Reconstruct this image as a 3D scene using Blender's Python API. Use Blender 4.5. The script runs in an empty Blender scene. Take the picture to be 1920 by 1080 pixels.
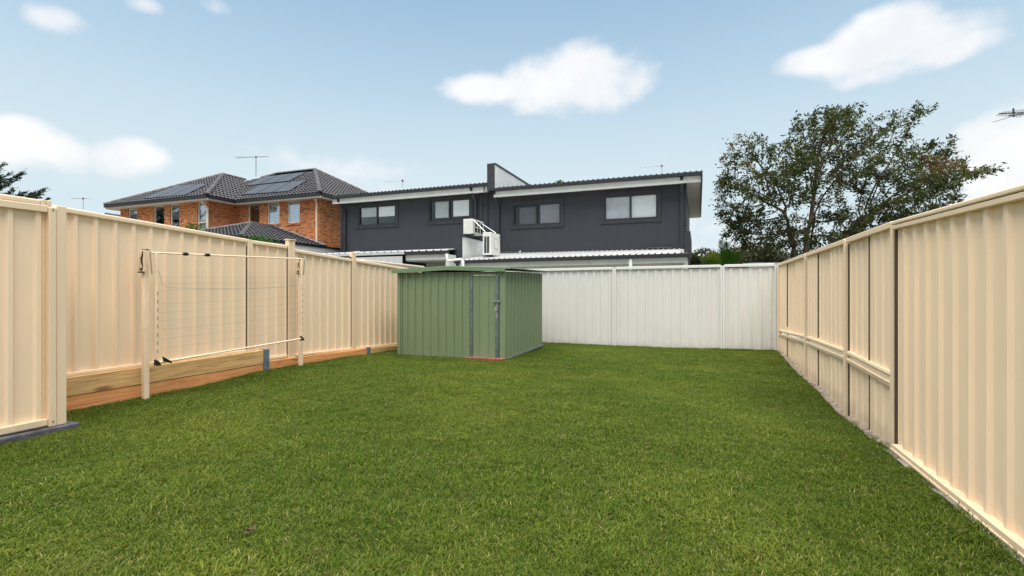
import bpy, bmesh, math, random
import numpy as np
from mathutils import Vector, Matrix
random.seed(7); rng = np.random.default_rng(7)
S = bpy.context.scene
COL = S.collection
R = math.radians
# ------------------------------------------------------------------ camera
F_PX, HZ, EYE, YAW = 910.0, 545.0, 1.27, R(21)
CY, SY = math.cos(YAW), math.sin(YAW)
cd = bpy.data.cameras.new('camera'); cam = bpy.data.objects.new('camera', cd); COL.objects.link(cam)
cd.sensor_width = 36; cd.lens = F_PX/1920*36; cd.shift_y = (HZ-540)/1920
cd.clip_start = .05; cd.clip_end = 3000
cam.location = (0, 0, EYE); cam.rotation_euler = (R(90), 0, YAW)
S.camera = cam
# ------------------------------------------------------------------ light
S.view_settings.view_transform = 'Standard'; S.view_settings.look = 'None'
S.view_settings.gamma = 1; S.view_settings.exposure = 2.42
S.view_settings.use_curve_mapping = False
SUN_EL, SUN_AZ = R(79), R(178)          # azimuth clockwise from +Y
sl = bpy.data.lights.new('sun', 'SUN'); sl.energy = 1.5; sl.angle = R(75); sl.color = (1, .95, .88)
so = bpy.data.objects.new('sun', sl); COL.objects.link(so)
sd = Vector((math.sin(SUN_AZ)*math.cos(SUN_EL), math.cos(SUN_AZ)*math.cos(SUN_EL), math.sin(SUN_EL)))
so.rotation_euler = sd.to_track_quat('Z', 'Y').to_euler(); so.location = sd*40


def ray(px, py):
    dx = (px-960)/F_PX
    return dx*CY-SY, dx*SY+CY, (HZ-py)/F_PX


def on_y(px, py, y):                     # point of the plane Y = y seen at a photo position
    a, b, c = ray(px, py); k = y/b
    return Vector((a*k, y, EYE+c*k))


def on_x(px, py, x):
    a, b, c = ray(px, py); k = x/a
    return Vector((x, b*k, EYE+c*k))


def on_z(px, py, z):
    a, b, c = ray(px, py); k = (z-EYE)/c
    return Vector((a*k, b*k, z))


def at_d(px, py, d):
    a, b, c = ray(px, py)
    return Vector((a*d, b*d, EYE+c*d))


def on_plane(px, py, p, n):
    r = Vector(ray(px, py)); o = Vector((0, 0, EYE))
    return o+r*((p-o).dot(n)/r.dot(n))


# ------------------------------------------------------------------ node helper
class NT:
    def __init__(s, tree): s.t = tree; s.n = tree.nodes; s.l = tree.links

    def new(s, typ, **kw):
        nd = s.n.new(typ)
        for k, v in kw.items(): setattr(nd, k, v)
        return nd

    def put(s, sock, v):
        if isinstance(v, bpy.types.NodeSocket): s.l.new(v, sock)
        elif v is not None: sock.default_value = v

    def math(s, op, a, b=None, c=None, clamp=False):
        nd = s.new('ShaderNodeMath', operation=op, use_clamp=clamp)
        s.put(nd.inputs[0], a); s.put(nd.inputs[1], b); s.put(nd.inputs[2], c)
        return nd.outputs[0]

    def mix(s, f, a, b, blend='MIX'):
        nd = s.new('ShaderNodeMix', data_type='RGBA', blend_type=blend)
        s.put(nd.inputs[0], f); s.put(nd.inputs[6], a if not isinstance(a, tuple) else (*a[:3], 1))
        s.put(nd.inputs[7], b if not isinstance(b, tuple) else (*b[:3], 1))
        return nd.outputs[2]

    def noise(s, vec, scale, detail=3, rough=.55, dist=0):
        nd = s.new('ShaderNodeTexNoise'); s.put(nd.inputs['Vector'], vec)
        nd.inputs['Scale'].default_value = scale; nd.inputs['Detail'].default_value = detail
        nd.inputs['Roughness'].default_value = rough; nd.inputs['Distortion'].default_value = dist
        return nd.outputs[0]

    def ramp(s, v, lo, hi, a=0., b=1., smooth=True):
        nd = s.new('ShaderNodeMapRange', interpolation_type='SMOOTHSTEP' if smooth else 'LINEAR')
        s.put(nd.inputs[0], v)
        for i, q in enumerate((lo, hi, a, b)): nd.inputs[1+i].default_value = q
        return nd.outputs[0]

    def scalevec(s, vec, sc):
        nd = s.new('ShaderNodeMapping'); s.put(nd.inputs[0], vec); nd.inputs['Scale'].default_value = sc
        return nd.outputs[0]


# ------------------------------------------------------------------ sky
w = bpy.data.worlds.new('World'); S.world = w; w.use_nodes = True
nt = NT(w.node_tree); nt.n.clear()
wo = nt.new('ShaderNodeOutputWorld')
sky = nt.new('ShaderNodeTexSky'); sky.sky_type = 'NISHITA'; sky.sun_disc = False
sky.sun_elevation = SUN_EL; sky.sun_rotation = SUN_AZ
sky.air_density = 1.0; sky.dust_density = .2; sky.ozone_density = .6
b1 = nt.new('ShaderNodeBackground'); nt.l.new(sky.outputs[0], b1.inputs[0]); b1.inputs[1].default_value = .030
tc = nt.new('ShaderNodeTexCoord'); D = tc.outputs['Generated']
sp = nt.new('ShaderNodeSeparateXYZ'); nt.l.new(D, sp.inputs[0])
az = nt.math('ARCTAN2', sp.outputs[0], sp.outputs[1]); el = nt.math('ARCSINE', sp.outputs[2])
PER, A0 = R(120), R(-81)                  # the cloud field repeats every 120 degrees round the horizon
azw = nt.math('ADD', nt.math('WRAP', az, A0+PER, A0), 0)
n1 = nt.new('ShaderNodeTexNoise'); n1.inputs['Scale'].default_value = 5; n1.inputs['Detail'].default_value = 3
nt.l.new(D, n1.inputs['Vector'])
nc = nt.new('ShaderNodeSeparateColor'); nt.l.new(n1.outputs['Color'], nc.inputs[0])
azd = nt.math('ADD', azw, nt.math('MULTIPLY', nt.math('SUBTRACT', nc.outputs[0], .5), .05))
eld = nt.math('ADD', el, nt.math('MULTIPLY', nt.math('SUBTRACT', nc.outputs[1], .5), .03))


def azel(px, py):
    v = Vector(ray(px, py)).normalized()
    return math.atan2(v.x, v.y), math.asin(v.z)


BL = [(1085, 150, 150, 82, 1), (900, 168, 82, 40, 1), (1010, 165, 95, 58, 1), (1180, 160, 60, 40, .8), (1650, 92, 195, 54, 1), (1655, 62, 125, 58, 1), (1560, 108, 125, 38, .9), (1755, 104, 130, 38, .9), (1660, 135, 110, 32, .7),
      (30, 272, 130, 62, 1.05), (120, 290, 80, 44, .9), (235, 300, 100, 42, .9), (1905, 310, 150, 120, 1.2), (1850, 262, 90, 50, .9), (1900, 400, 160, 90, .8), (100, 38, 75, 30, .55), (1330, 480, 150, 70, .5), (262, 6, 50, 22, .5),
      (395, 8, 40, 18, .4), (640, 330, 200, 50, .28), (1300, 470, 220, 90, .35)]
val = None
for px, py, rx, ry, amp in BL:
    a, e = azel(px, py); ra = abs(azel(px+rx, py)[0]-azel(px-rx, py)[0])/2; re_ = abs(azel(px, py-ry)[1]-azel(px, py+ry)[1])/2
    q1 = nt.math('POWER', nt.math('ABSOLUTE', nt.math('DIVIDE', nt.math('SUBTRACT', azd, a), ra)), 2)
    q2 = nt.math('POWER', nt.math('ABSOLUTE', nt.math('DIVIDE', nt.math('SUBTRACT', eld, e), re_)), 2)
    g = nt.math('MULTIPLY', nt.math('SUBTRACT', 1, nt.math('ADD', q1, q2)), amp)
    val = g if val is None else nt.math('SMOOTH_MAX', val, g, .25)
fb = nt.noise(nt.scalevec(D, (1, 1, 1.6)), 11, 7, .56)
dens = nt.math('ADD', val, nt.math('MULTIPLY', nt.math('SUBTRACT', fb, .5), 1.7))
mask = nt.ramp(dens, .0, .85)
# scattered cloud overhead, above the frame
hi = nt.noise(D, 3.2, 6, .58)
him = nt.math('MULTIPLY', nt.ramp(hi, .47, .62), nt.ramp(el, R(36), R(55)))
mask = nt.math('MAXIMUM', mask, nt.math('MULTIPLY', him, .9))
body = nt.ramp(nt.noise(D, 7, 5, .55), .3, .75)
ccol = nt.mix(body, (.80, .83, .87), (.98, .97, .955))
b2 = nt.new('ShaderNodeBackground'); nt.l.new(ccol, b2.inputs[0]); b2.inputs[1].default_value = .205
# thin veil of high haze, thicker towards the horizon
b3 = nt.new('ShaderNodeBackground'); nt.l.new(nt.mix(nt.ramp(el, R(10), R(34)), (.722, .858, .922), (.50, .745, .90)), b3.inputs[0]); b3.inputs[1].default_value = .180
veil = nt.ramp(el, R(12), R(32), 1.0, .50, smooth=False)
m1 = nt.new('ShaderNodeMixShader'); nt.put(m1.inputs[0], veil); nt.l.new(b1.outputs[0], m1.inputs[1]); nt.l.new(b3.outputs[0], m1.inputs[2])
m2 = nt.new('ShaderNodeMixShader'); nt.put(m2.inputs[0], mask); nt.l.new(m1.outputs[0], m2.inputs[1]); nt.l.new(b2.outputs[0], m2.inputs[2])
nt.l.new(m2.outputs[0], wo.inputs[0])

# ------------------------------------------------------------------ materials
M = {}


def base_mat(name):
    m = bpy.data.materials.new(name); m.use_nodes = True
    t = NT(m.node_tree); b = t.n['Principled BSDF']; M[name] = m
    return m, t, b


def wpos(t): return t.new('ShaderNodeNewGeometry').outputs['Position']
def uvs(t): return t.new('ShaderNodeTexCoord').outputs['UV']


def bump(t, b, h, dist=.01, strength=.6):
    n = t.new('ShaderNodeBump'); n.inputs['Strength'].default_value = strength; n.inputs['Distance'].default_value = dist
    t.put(n.inputs['Height'], h); t.l.new(n.outputs[0], b.inputs['Normal'])


def metal_sheet(name, col, rough=.42, dirt=(.30, .24, .17), dirt_amt=.25, streak=.10, spec=.4, ground_dirt=True):
    m, t, b = base_mat(name); p = wpos(t)
    st = t.noise(t.scalevec(p, (14, 14, .5)), 1, 4, .6)
    big = t.noise(p, .9, 4, .6); fine = t.noise(p, 60, 2, .5)
    c = t.mix(t.math('MULTIPLY', t.ramp(st, .35, .8), streak), col, tuple(x*.72 for x in col))
    c = t.mix(t.math('MULTIPLY', t.ramp(big, .4, .8), streak*1.2), c, tuple(min(1, x*1.12) for x in col))
    spots = t.math('MULTIPLY', t.ramp(fine, .62, .8), .10)
    c = t.mix(spots, c, dirt)
    if ground_dirt:                       # splashed soil low on the sheet
        s = t.new('ShaderNodeSeparateXYZ'); t.l.new(p, s.inputs[0])
        low = t.math('ADD', s.outputs[2], t.math('MULTIPLY', t.math('SUBTRACT', t.noise(p, 5, 4, .65), .5), .35))
        c = t.mix(t.math('MULTIPLY', t.ramp(low, .16, -.05), dirt_amt), c, dirt)
    t.l.new(c, b.inputs['Base Color'])
    t.put(b.inputs['Roughness'], t.ramp(big, .3, .7, rough-.06, rough+.1)); b.inputs['Specular IOR Level'].default_value = spec
    bump(t, b, t.noise(t.scalevec(p, (3, 3, 1.0)), 1.6, 3, .5), .014, .6)
    return m


def paint(name, col, rough=.5, var=.12, spec=.4, metallic=0, scale=3.):
    m, t, b = base_mat(name); p = wpos(t); n = t.noise(p, scale, 5, .6)
    c = t.mix(t.ramp(n, .3, .7), tuple(x*(1-var) for x in col), tuple(min(1, x*(1+var)) for x in col))
    t.l.new(c, b.inputs['Base Color']); t.put(b.inputs['Roughness'], t.ramp(t.noise(p, scale*4, 3), .3, .7, rough-.08, rough+.08))
    b.inputs['Specular IOR Level'].default_value = spec; b.inputs['Metallic'].default_value = metallic
    return m


metal_sheet('cream_sheet', (.90, .685, .472), .5, dirt_amt=.4, streak=.17, spec=.3)
metal_sheet('cream_trim', (.82, .63, .425), .48, dirt_amt=.3, streak=.06)
metal_sheet('white_sheet', (.69, .665, .615), .5, dirt_amt=.3, streak=.15, spec=.3)
metal_sheet('white_trim', (.72, .70, .655), dirt_amt=.1, streak=.05)
metal_sheet('green_sheet', (.175, .228, .125), .5, dirt=(.22, .19, .13), dirt_amt=.45, streak=.28)
metal_sheet('green_trim', (.14, .215, .115), .45, dirt_amt=.2, streak=.08)
metal_sheet('white_roof', (.50, .50, .49), .4, ground_dirt=False, streak=.08)
metal_sheet('dark_clad', (.040, .0415, .049), .55, dirt=(.09, .09, .09), streak=.5, ground_dirt=False, spec=.3)
paint('dark_trim', (.028, .029, .034), .5, .12)
paint('dark_gutter', (.02, .02, .023), .4, .12)
paint('white_render', (.72, .72, .69), .75, .05, .2)
paint('fascia_white', (.62, .62, .58), .55, .06)
paint('soffit_grey', (.52, .52, .50), .7, .05)
paint('cream_paint', (.86, .66, .47), .5, .06)
paint('window_cream', (.70, .64, .54), .5, .05)
paint('pipe_white', (.78, .78, .76), .4, .04)
paint('black_plastic', (.012, .012, .013), .45, .1)
paint('galv', (.17, .215, .215), .42, .22, .5, .55, 12)
paint('galv_blue', (.17, .225, .29), .5, .25, .4, .3, 9)
paint('antenna_metal', (.10, .10, .105), .4, .1, .5, .6)
paint('antenna_pale', (.42, .42, .43), .4, .1, .5, .6)
paint('blind_white', (.90, .90, .87), .8, .03, .1)
paint('blind_grey', (.55, .56, .55), .8, .05, .1)
paint('blind_dim', (.13, .13, .14), .8, .1, .1); paint('blind_mid', (.30, .30, .32), .8, .1, .1)
paint('blind_sheer', (.62, .62, .64), .8, .12, .1)
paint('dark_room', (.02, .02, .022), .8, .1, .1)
paint('ac_white', (.66, .65, .60), .45, .05)
paint('ac_shade', (.50, .49, .44), .5, .05)
paint('ac_dark', (.02, .022, .025), .5, .1)
paint('logo_blue', (.05, .22, .42), .4, .05)
paint('solar_frame', (.05, .05, .055), .35, .1, .5, .6)
paint('lead_grey', (.30, .32, .36), .5, .3, .5, .4, 8)
paint('line_wire', (.36, .29, .21), .5, .1)
paint('plinth_wood', (.10, .095, .105), .7, .45, .2, 0, 6)
paint('pale_concrete', (.27, .245, .22), .85, .3, .2, 0, 10)
paint('soil', (.24, .195, .16), .95, .4, .1, 0, 12)
paint('gap_shade', (.085, .06, .042), .8, .2, .1)  # dark brown that paints the shade inside the fence gaps
paint('dead_leaf', (.07, .045, .03), .8, .3, .2, 0, 40)
metal_sheet('shed_roof', (.085, .115, .07), .8, spec=.1, ground_dirt=False)
paint('cream_awning', (.80, .70, .58), .6, .06)

# glass in front of blinds and rooms
m, t, b = base_mat('window_glass')
t.n.remove(b); o = t.n['Material Output']
gl = t.new('ShaderNodeBsdfGlossy'); gl.inputs['Roughness'].default_value = .02; gl.inputs['Color'].default_value = (.9, .95, 1, 1)
tr = t.new('ShaderNodeBsdfTransparent'); tr.inputs['Color'].default_value = (1, 1, 1, 1)
fr = t.new('ShaderNodeFresnel'); fr.inputs['IOR'].default_value = 1.5
mx = t.new('ShaderNodeMixShader'); t.put(mx.inputs[0], t.math('ADD', t.math('MULTIPLY', fr.outputs[0], .7), .0, clamp=True))
t.l.new(tr.outputs[0], mx.inputs[1]); t.l.new(gl.outputs[0], mx.inputs[2]); t.l.new(mx.outputs[0], o.inputs[0])

# solar glass
m, t, b = base_mat('solar_glass')
br = t.new('ShaderNodeTexBrick'); t.l.new(uvs(t), br.inputs[0]); br.offset = 0
br.inputs['Scale'].default_value = 1; br.inputs['Brick Width'].default_value = .16; br.inputs['Row Height'].default_value = .16
br.inputs['Mortar Size'].default_value = .006; br.inputs['Color1'].default_value = (.03, .029, .032, 1); br.inputs['Color2'].default_value = (.034, .033, .036, 1)
br.inputs['Mortar'].default_value = (.06, .06, .065, 1); t.l.new(br.outputs[0], b.inputs['Base Color'])
b.inputs['Roughness'].default_value = .35; b.inputs['Specular IOR Level'].default_value = .45

# brick
m, t, b = base_mat('orange_brick'); u = uvs(t)
br = t.new('ShaderNodeTexBrick'); t.l.new(u, br.inputs[0])
br.inputs['Scale'].default_value = 1; br.inputs['Brick Width'].default_value = .24; br.inputs['Row Height'].default_value = .086
br.inputs['Mortar Size'].default_value = .006; br.inputs['Mortar Smooth'].default_value = .2; br.inputs['Bias'].default_value = -.1
br.inputs['Color1'].default_value = (.68, .235, .07, 1); br.inputs['Color2'].default_value = (.46, .135, .042, 1); br.inputs['Mortar'].default_value = (.40, .27, .17, 1)
n = t.noise(u, 1.2, 4, .6); cell = t.noise(t.scalevec(u, (4.2, 11.6, 1)), 1, 1)
c = t.mix(t.ramp(cell, .52, .68), br.outputs[0], (.20, .07, .035)); c = t.mix(t.math('MULTIPLY', t.ramp(cell, .46, .3), .6), c, (.78, .34, .12))
c = t.mix(br.outputs[1], c, (.36, .24, .15)); c = t.mix(t.math('MULTIPLY', t.ramp(n, .5, .8), .25), c, (.72, .36, .15))
t.l.new(c, b.inputs['Base Color']); b.inputs['Roughness'].default_value = .85
bump(t, b, t.math('SUBTRACT', 1, br.outputs[1]), .012, .8)

# roof tile: dark glazed, each tile its own tone
m, t, b = base_mat('roof_tile'); oi = t.new('ShaderNodeObjectInfo'); p = wpos(t)
c = t.mix(t.ramp(t.noise(p, 2.6, 4, .7), .3, .7), (.012, .011, .013), (.030, .027, .031))
c = t.mix(t.math('MULTIPLY', t.ramp(t.noise(p, 35, 3, .6), .55, .75), .4), c, (.11, .10, .10))
t.l.new(c, b.inputs['Base Color']); b.inputs['Roughness'].default_value = .45; b.inputs['Specular IOR Level'].default_value = .3
m, t, b = base_mat('ridge_tile'); p = wpos(t)
c = t.mix(t.ramp(t.noise(p, 4, 5, .7), .3, .7), (.035, .031, .031), (.10, .088, .083)); t.l.new(c, b.inputs['Base Color']); b.inputs['Roughness'].default_value = .5

# sleepers
def wood(name, a, bb, c3):
    m, t, b = base_mat(name); u = uvs(t)
    g = t.noise(t.scalevec(u, (1.0, 22, 1)), 1, 5, .65, 2.0); k = t.new('ShaderNodeTexVoronoi'); t.l.new(t.scalevec(u, (1.7, 5.5, 1)), k.inputs[0]); k.inputs['Scale'].default_value = 1
    knot = t.ramp(k.outputs['Distance'], .24, .04)
    c = t.mix(t.ramp(g, .3, .72), a, bb); c = t.mix(t.math('MULTIPLY', t.ramp(t.noise(u, 2.2, 4, .65), .45, .75), .6), c, c3)
    c = t.mix(t.math('MULTIPLY', knot, .8), c, (.19, .08, .03))
    t.l.new(c, b.inputs['Base Color']); b.inputs['Roughness'].default_value = .8; bump(t, b, g, .004, .6)
wood('pine_upper', (.46, .25, .085), (.84, .53, .23), (.62, .42, .18))
wood('pine_lower', (.60, .23, .075), (.92, .42, .16), (.76, .36, .14))

# bark and leaves
m, t, b = base_mat('bark'); p = wpos(t)
c = t.mix(t.ramp(t.noise(t.scalevec(p, (1, 1, .3)), 9, 5, .65), .35, .7), (.035, .022, .015), (.13, .085, .058)); t.l.new(c, b.inputs['Base Color']); b.inputs['Roughness'].default_value = .9
bump(t, b, t.noise(t.scalevec(p, (1, 1, .25)), 18, 4), .02, .6)


def leaf_mat(name, cols, trans=.35, rough=.45):
    m, t, b = base_mat(name)
    at = t.new('ShaderNodeAttribute', attribute_name='tint')
    cr = t.new('ShaderNodeValToRGB'); t.l.new(at.outputs['Fac'], cr.inputs[0])
    el_ = cr.color_ramp.elements
    while len(el_) < len(cols): el_.new(.5)
    for i, (q, cc) in enumerate(cols): el_[i].position = q; el_[i].color = (*cc, 1)
    t.l.new(cr.outputs[0], b.inputs['Base Color']); b.inputs['Roughness'].default_value = rough; b.inputs['Specular IOR Level'].default_value = .14
    tl = t.new('ShaderNodeBsdfTranslucent'); t.l.new(cr.outputs[0], tl.inputs[0]); ms = t.new('ShaderNodeMixShader'); ms.inputs[0].default_value = trans
    o = t.n['Material Output']; t.l.new(b.outputs[0], ms.inputs[1]); t.l.new(tl.outputs[0], ms.inputs[2]); t.l.new(ms.outputs[0], o.inputs[0])
    return m


leaf_mat('gum_leaf', [(0, (.018, .026, .008)), (.45, (.052, .068, .018)), (.8, (.090, .112, .028)), (.93, (.15, .155, .03)), (1, (.15, .075, .03))], .35, .6)
leaf_mat('bush_leaf', [(0, (.022, .030, .013)), (.5, (.055, .062, .024)), (.85, (.085, .085, .032)), (1, (.14, .12, .06))], .2)
leaf_mat('palm_leaf', [(0, (.03, .09, .012)), (.6, (.075, .19, .02)), (.85, (.14, .24, .03)), (1, (.42, .30, .04))], .3)
leaf_mat('conifer_leaf', [(0, (.012, .022, .014)), (.6, (.026, .045, .024)), (1, (.05, .07, .03))], .15)
leaf_mat('shrub_leaf', [(0, (.03, .09, .015)), (1, (.08, .19, .03))], .3)

# grass blades: tone by clump and by slow patches over the lawn
def grass_mat(name, dark, mid, light, straw_amt):
    m, t, b = base_mat(name); oi = t.new('ShaderNodeObjectInfo'); p = oi.outputs['Location']
    patch = t.noise(p, .55, 4, .6); p2 = t.noise(p, 3.2, 3, .6)
    c = t.mix(t.ramp(oi.outputs['Random'], .0, 1., smooth=False), dark, mid)
    c = t.mix(t.math('MULTIPLY', t.ramp(patch, .43, .66), .6), c, light)
    c = t.mix(t.math('MULTIPLY', t.ramp(p2, .55, .8), straw_amt), c, (.20, .17, .065))
    t.l.new(c, b.inputs['Base Color']); b.inputs['Roughness'].default_value = .6; b.inputs['Specular IOR Level'].default_value = .12
    tl = t.new('ShaderNodeBsdfTranslucent'); t.l.new(c, tl.inputs[0]); ms = t.new('ShaderNodeMixShader'); ms.inputs[0].default_value = .3
    o = t.n['Material Output']; t.l.new(b.outputs[0], ms.inputs[1]); t.l.new(tl.outputs[0], ms.inputs[2]); t.l.new(ms.outputs[0], o.inputs[0])
grass_mat('grass_a', (.060, .104, .011), (.122, .176, .018), (.170, .202, .026), .35)
grass_mat('grass_b', (.100, .148, .014), (.172, .216, .022), (.225, .236, .032), .45)
grass_mat('grass_deep', (.036, .074, .009), (.072, .124, .013), (.105, .146, .017), .2)
grass_mat('grass_dry', (.28, .24, .10), (.40, .34, .15), (.34, .30, .12), .2)
m, t, b = base_mat('turf_soil'); p = wpos(t)
c = t.mix(t.ramp(t.noise(p, 6, 5, .65), .35, .7), (.020, .028, .008), (.050, .058, .018)); t.l.new(c, b.inputs['Base Color']); b.inputs['Roughness'].default_value = 1; b.inputs['Specular IOR Level'].default_value = 0
m, t, b = base_mat('far_ground'); p = wpos(t)
c = t.mix(t.ramp(t.noise(p, .2, 5, .65), .35, .7), (.13, .12, .09), (.22, .20, .16)); t.l.new(c, b.inputs['Base Color']); b.inputs['Roughness'].default_value = .95


# ------------------------------------------------------------------ mesh builder
class MB:
    def __init__(s): s.v = []; s.f = []; s.mi = []; s.cur = 0; s.smooth = False

    def quad(s, *pts):
        k = len(s.v); s.v += [tuple(p) for p in pts]; s.f.append(tuple(range(k, k+len(pts)))); s.mi.append(s.cur); return s

    def box(s, x0, x1, y0, y1, z0, z1):
        x0, x1 = sorted((x0, x1)); y0, y1 = sorted((y0, y1)); z0, z1 = sorted((z0, z1))
        return s.hexa([(x0, y0, z0), (x1, y0, z0), (x1, y1, z0), (x0, y1, z0), (x0, y0, z1), (x1, y0, z1), (x1, y1, z1), (x0, y1, z1)])

    def hexa(s, c):
        k = len(s.v); s.v += [tuple(p) for p in c]
        for f in ((3, 2, 1, 0), (4, 5, 6, 7), (0, 1, 5, 4), (1, 2, 6, 5), (2, 3, 7, 6), (3, 0, 4, 7)):
            s.f.append(tuple(k+i for i in f)); s.mi.append(s.cur)
        return s

    def bar(s, a, b, w, h, up=(0, 0, 1)):        # rectangular bar from a to b, w across, h along up
        a = Vector(a); b = Vector(b); d = (b-a).normalized(); u = Vector(up); sd_ = d.cross(u).normalized(); u = sd_.cross(d)
        c = []
        for q in (a, b):
            pass
        P = lambda q, i, j: q+sd_*(i*w/2)+u*(j*h/2)
        return s.hexa([P(a, -1, -1), P(a, 1, -1), P(b, 1, -1), P(b, -1, -1), P(a, -1, 1), P(a, 1, 1), P(b, 1, 1), P(b, -1, 1)])

    def tube(s, pts, r, n=8, cap=True):
        pts = [Vector(p) for p in pts]; rs = r if isinstance(r, (list, tuple)) else [r]*len(pts)
        k = len(s.v); ref = None
        for i, p in enumerate(pts):
            d = (pts[min(i+1, len(pts)-1)]-pts[max(i-1, 0)]).normalized()
            if ref is None: ref = d.orthogonal().normalized()
            ref = (ref-d*ref.dot(d)).normalized(); o = d.cross(ref)
            for j in range(n):
                a = 2*math.pi*j/n; s.v.append(tuple(p+(ref*math.cos(a)+o*math.sin(a))*rs[i]))
        for i in range(len(pts)-1):
            for j in range(n):
                s.f.append((k+i*n+j, k+i*n+(j+1) % n, k+(i+1)*n+(j+1) % n, k+(i+1)*n+j)); s.mi.append(s.cur)
        if cap:
            s.f.append(tuple(k+j for j in range(n-1, -1, -1))); s.mi.append(s.cur)
            e = k+(len(pts)-1)*n; s.f.append(tuple(e+j for j in range(n))); s.mi.append(s.cur)
        return s

    def mesh(s, name, mats):
        me = bpy.data.meshes.new(name); me.from_pydata(s.v, [], s.f)
        for m_ in (mats if isinstance(mats, (list, tuple)) else [mats]): me.materials.append(M[m_])
        me.polygons.foreach_set('material_index', s.mi)
        if s.smooth: me.polygons.foreach_set('use_smooth', [True]*len(me.polygons))
        box_uv(me); me.update(); return me

    def build(s, name, mats, parent=None, bevel=0):
        o = bpy.data.objects.new(name, s.mesh(name, mats)); COL.objects.link(o)
        if bevel:
            b = o.modifiers.new('bevel', 'BEVEL'); b.width = bevel; b.segments = 2; b.limit_method = 'ANGLE'; b.angle_limit = R(40)
        if parent is not None: attach(o, parent)
        return o


def box_uv(me):
    if not me.polygons: return
    uv = me.uv_layers.new(name='UVMap'); nl = len(me.loops)
    vi = np.empty(nl, np.int32); me.loops.foreach_get('vertex_index', vi)
    co = np.empty(len(me.vertices)*3, np.float32); me.vertices.foreach_get('co', co); co = co.reshape(-1, 3)
    nn = np.empty(len(me.polygons)*3, np.float32); me.polygons.foreach_get('normal', nn); nn = np.abs(nn.reshape(-1, 3))
    tot = np.empty(len(me.polygons), np.int32); me.polygons.foreach_get('loop_total', tot)
    ax = np.repeat(np.argmax(nn*np.array([1, 1, .95]), 1), tot); c = co[vi]
    out = np.where((ax == 0)[:, None], c[:, [1, 2]], np.where((ax == 1)[:, None], c[:, [0, 2]], c[:, [0, 1]]))
    uv.data.foreach_set('uv', out.astype(np.float32).ravel())


def attach(o, parent):
    o.parent = parent
    if parent.parent is None and parent.type == 'EMPTY': o.matrix_parent_inverse = Matrix.Translation(-Vector(parent.location))


def tag(o, label, cat, group=None, kind=None):
    o['label'] = label; o['category'] = cat
    if group: o['group'] = group
    if kind: o['kind'] = kind
    return o


def thing(name, label, cat, loc=(0, 0, 0), group=None):
    o = bpy.data.objects.new(name, None); COL.objects.link(o); o.location = loc; o.empty_display_size = .2
    return tag(o, label, cat, group)


def structure(o): o['kind'] = 'structure'; return o


def lerp(a, b, t): return a+(b-a)*t


FENCE_PROF = [(0, 0), (.122, 0), (.140, .026), (.172, .026), (.19, 0)]      # pan, slope, rib, slope over one 190 mm pitch


def sheet(mb, b0, b1, t0, t1, nrm, pitch=.19, prof=FENCE_PROF, phase=0.):
    """ribbed metal sheet between a bottom line and a top line; ribs run bottom to top, proud along nrm"""
    b0, b1, t0, t1, nrm = map(Vector, (b0, b1, t0, t1, nrm)); L = (b1-b0).length
    xs = []; i = -1
    while i*pitch-phase < L+pitch:
        for q, d in prof[:-1]: xs.append((i*pitch-phase+q, d))
        i += 1
    def dep(x):
        for (xa, da), (xb, db) in zip(xs, xs[1:]):
            if xa <= x <= xb: return lerp(da, db, (x-xa)/max(1e-9, xb-xa))
        return 0
    pts = [(0, dep(0))]+[p for p in xs if 1e-4 < p[0] < L-1e-4]+[(L, dep(L))]
    k = len(mb.v)
    for x, d in pts:
        t_ = x/L; mb.v.append(tuple(b0.lerp(b1, t_)+nrm*d)); mb.v.append(tuple(t0.lerp(t1, t_)+nrm*d))
    for i in range(len(pts)-1):
        a = k+2*i; mb.f.append((a, a+2, a+3, a+1)); mb.mi.append(mb.cur)
    return mb


# ------------------------------------------------------------------ ground
CTRL = np.array([(-6.1, 3.1, 0), (-6.1, 4.2, 0.0), (-6.1, 5.6, .05), (-6.1, 7, .03), (-6, 8.7, -.03), (-5.4, 2.3, -.02), (1.6, 11.5, 0), (1.55, 8.5, -.08), (1.5, 6.3, -.12), (1.5, 5.3, -.09), (1.5, 4.7, -.02), (1.5, 3.3, -.01),
                 (-3.3, 8, 0), (-3.4, 11, -.03), (-5.6, 8.2, .0), (0, 5, 0), (0, 8, -.03), (-2, 5, .0), (-2, 9.5, -.01), (-4, 5, .01), (-1.8, 11.5, -.03), (0, 2, 0), (-3, 2, 0), (1.5, 0, 0), (-6, 0, 0)])


def gz(x, y):
    x = np.asarray(x, float); y = np.asarray(y, float)
    d2 = (x[..., None]-CTRL[:, 0])**2+(y[..., None]-CTRL[:, 1])**2+.12
    w_ = 1/d2**1.6
    return (w_*CTRL[:, 2]).sum(-1)/w_.sum(-1)


def gz1(x, y): return float(gz(np.array(x), np.array(y)))


g = MB(); g.quad((-1500, -1500, -.4), (1500, -1500, -.4), (1500, 1500, -.4), (-1500, 1500, -.4)); structure(g.build('ground', 'far_ground'))


def grid(x0, x1, y0, y1, st, dz=0):
    nx = int((x1-x0)/st)+1; ny = int((y1-y0)/st)+1
    X, Y = np.meshgrid(np.linspace(x0, x1, nx), np.linspace(y0, y1, ny))
    Zz = gz(X, Y)+dz
    mb = MB(); mb.v = [tuple(p) for p in np.stack([X, Y, Zz], -1).reshape(-1, 3)]
    for j in range(ny-1):
        for i in range(nx-1):
            a = j*nx+i; mb.f.append((a, a+1, a+nx+1, a+nx)); mb.mi.append(0)
    mb.smooth = True
    return mb


structure(grid(-7.2, 2.6, -3, 11.9, .2).build('lawn_soil', 'turf_soil'))

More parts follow.
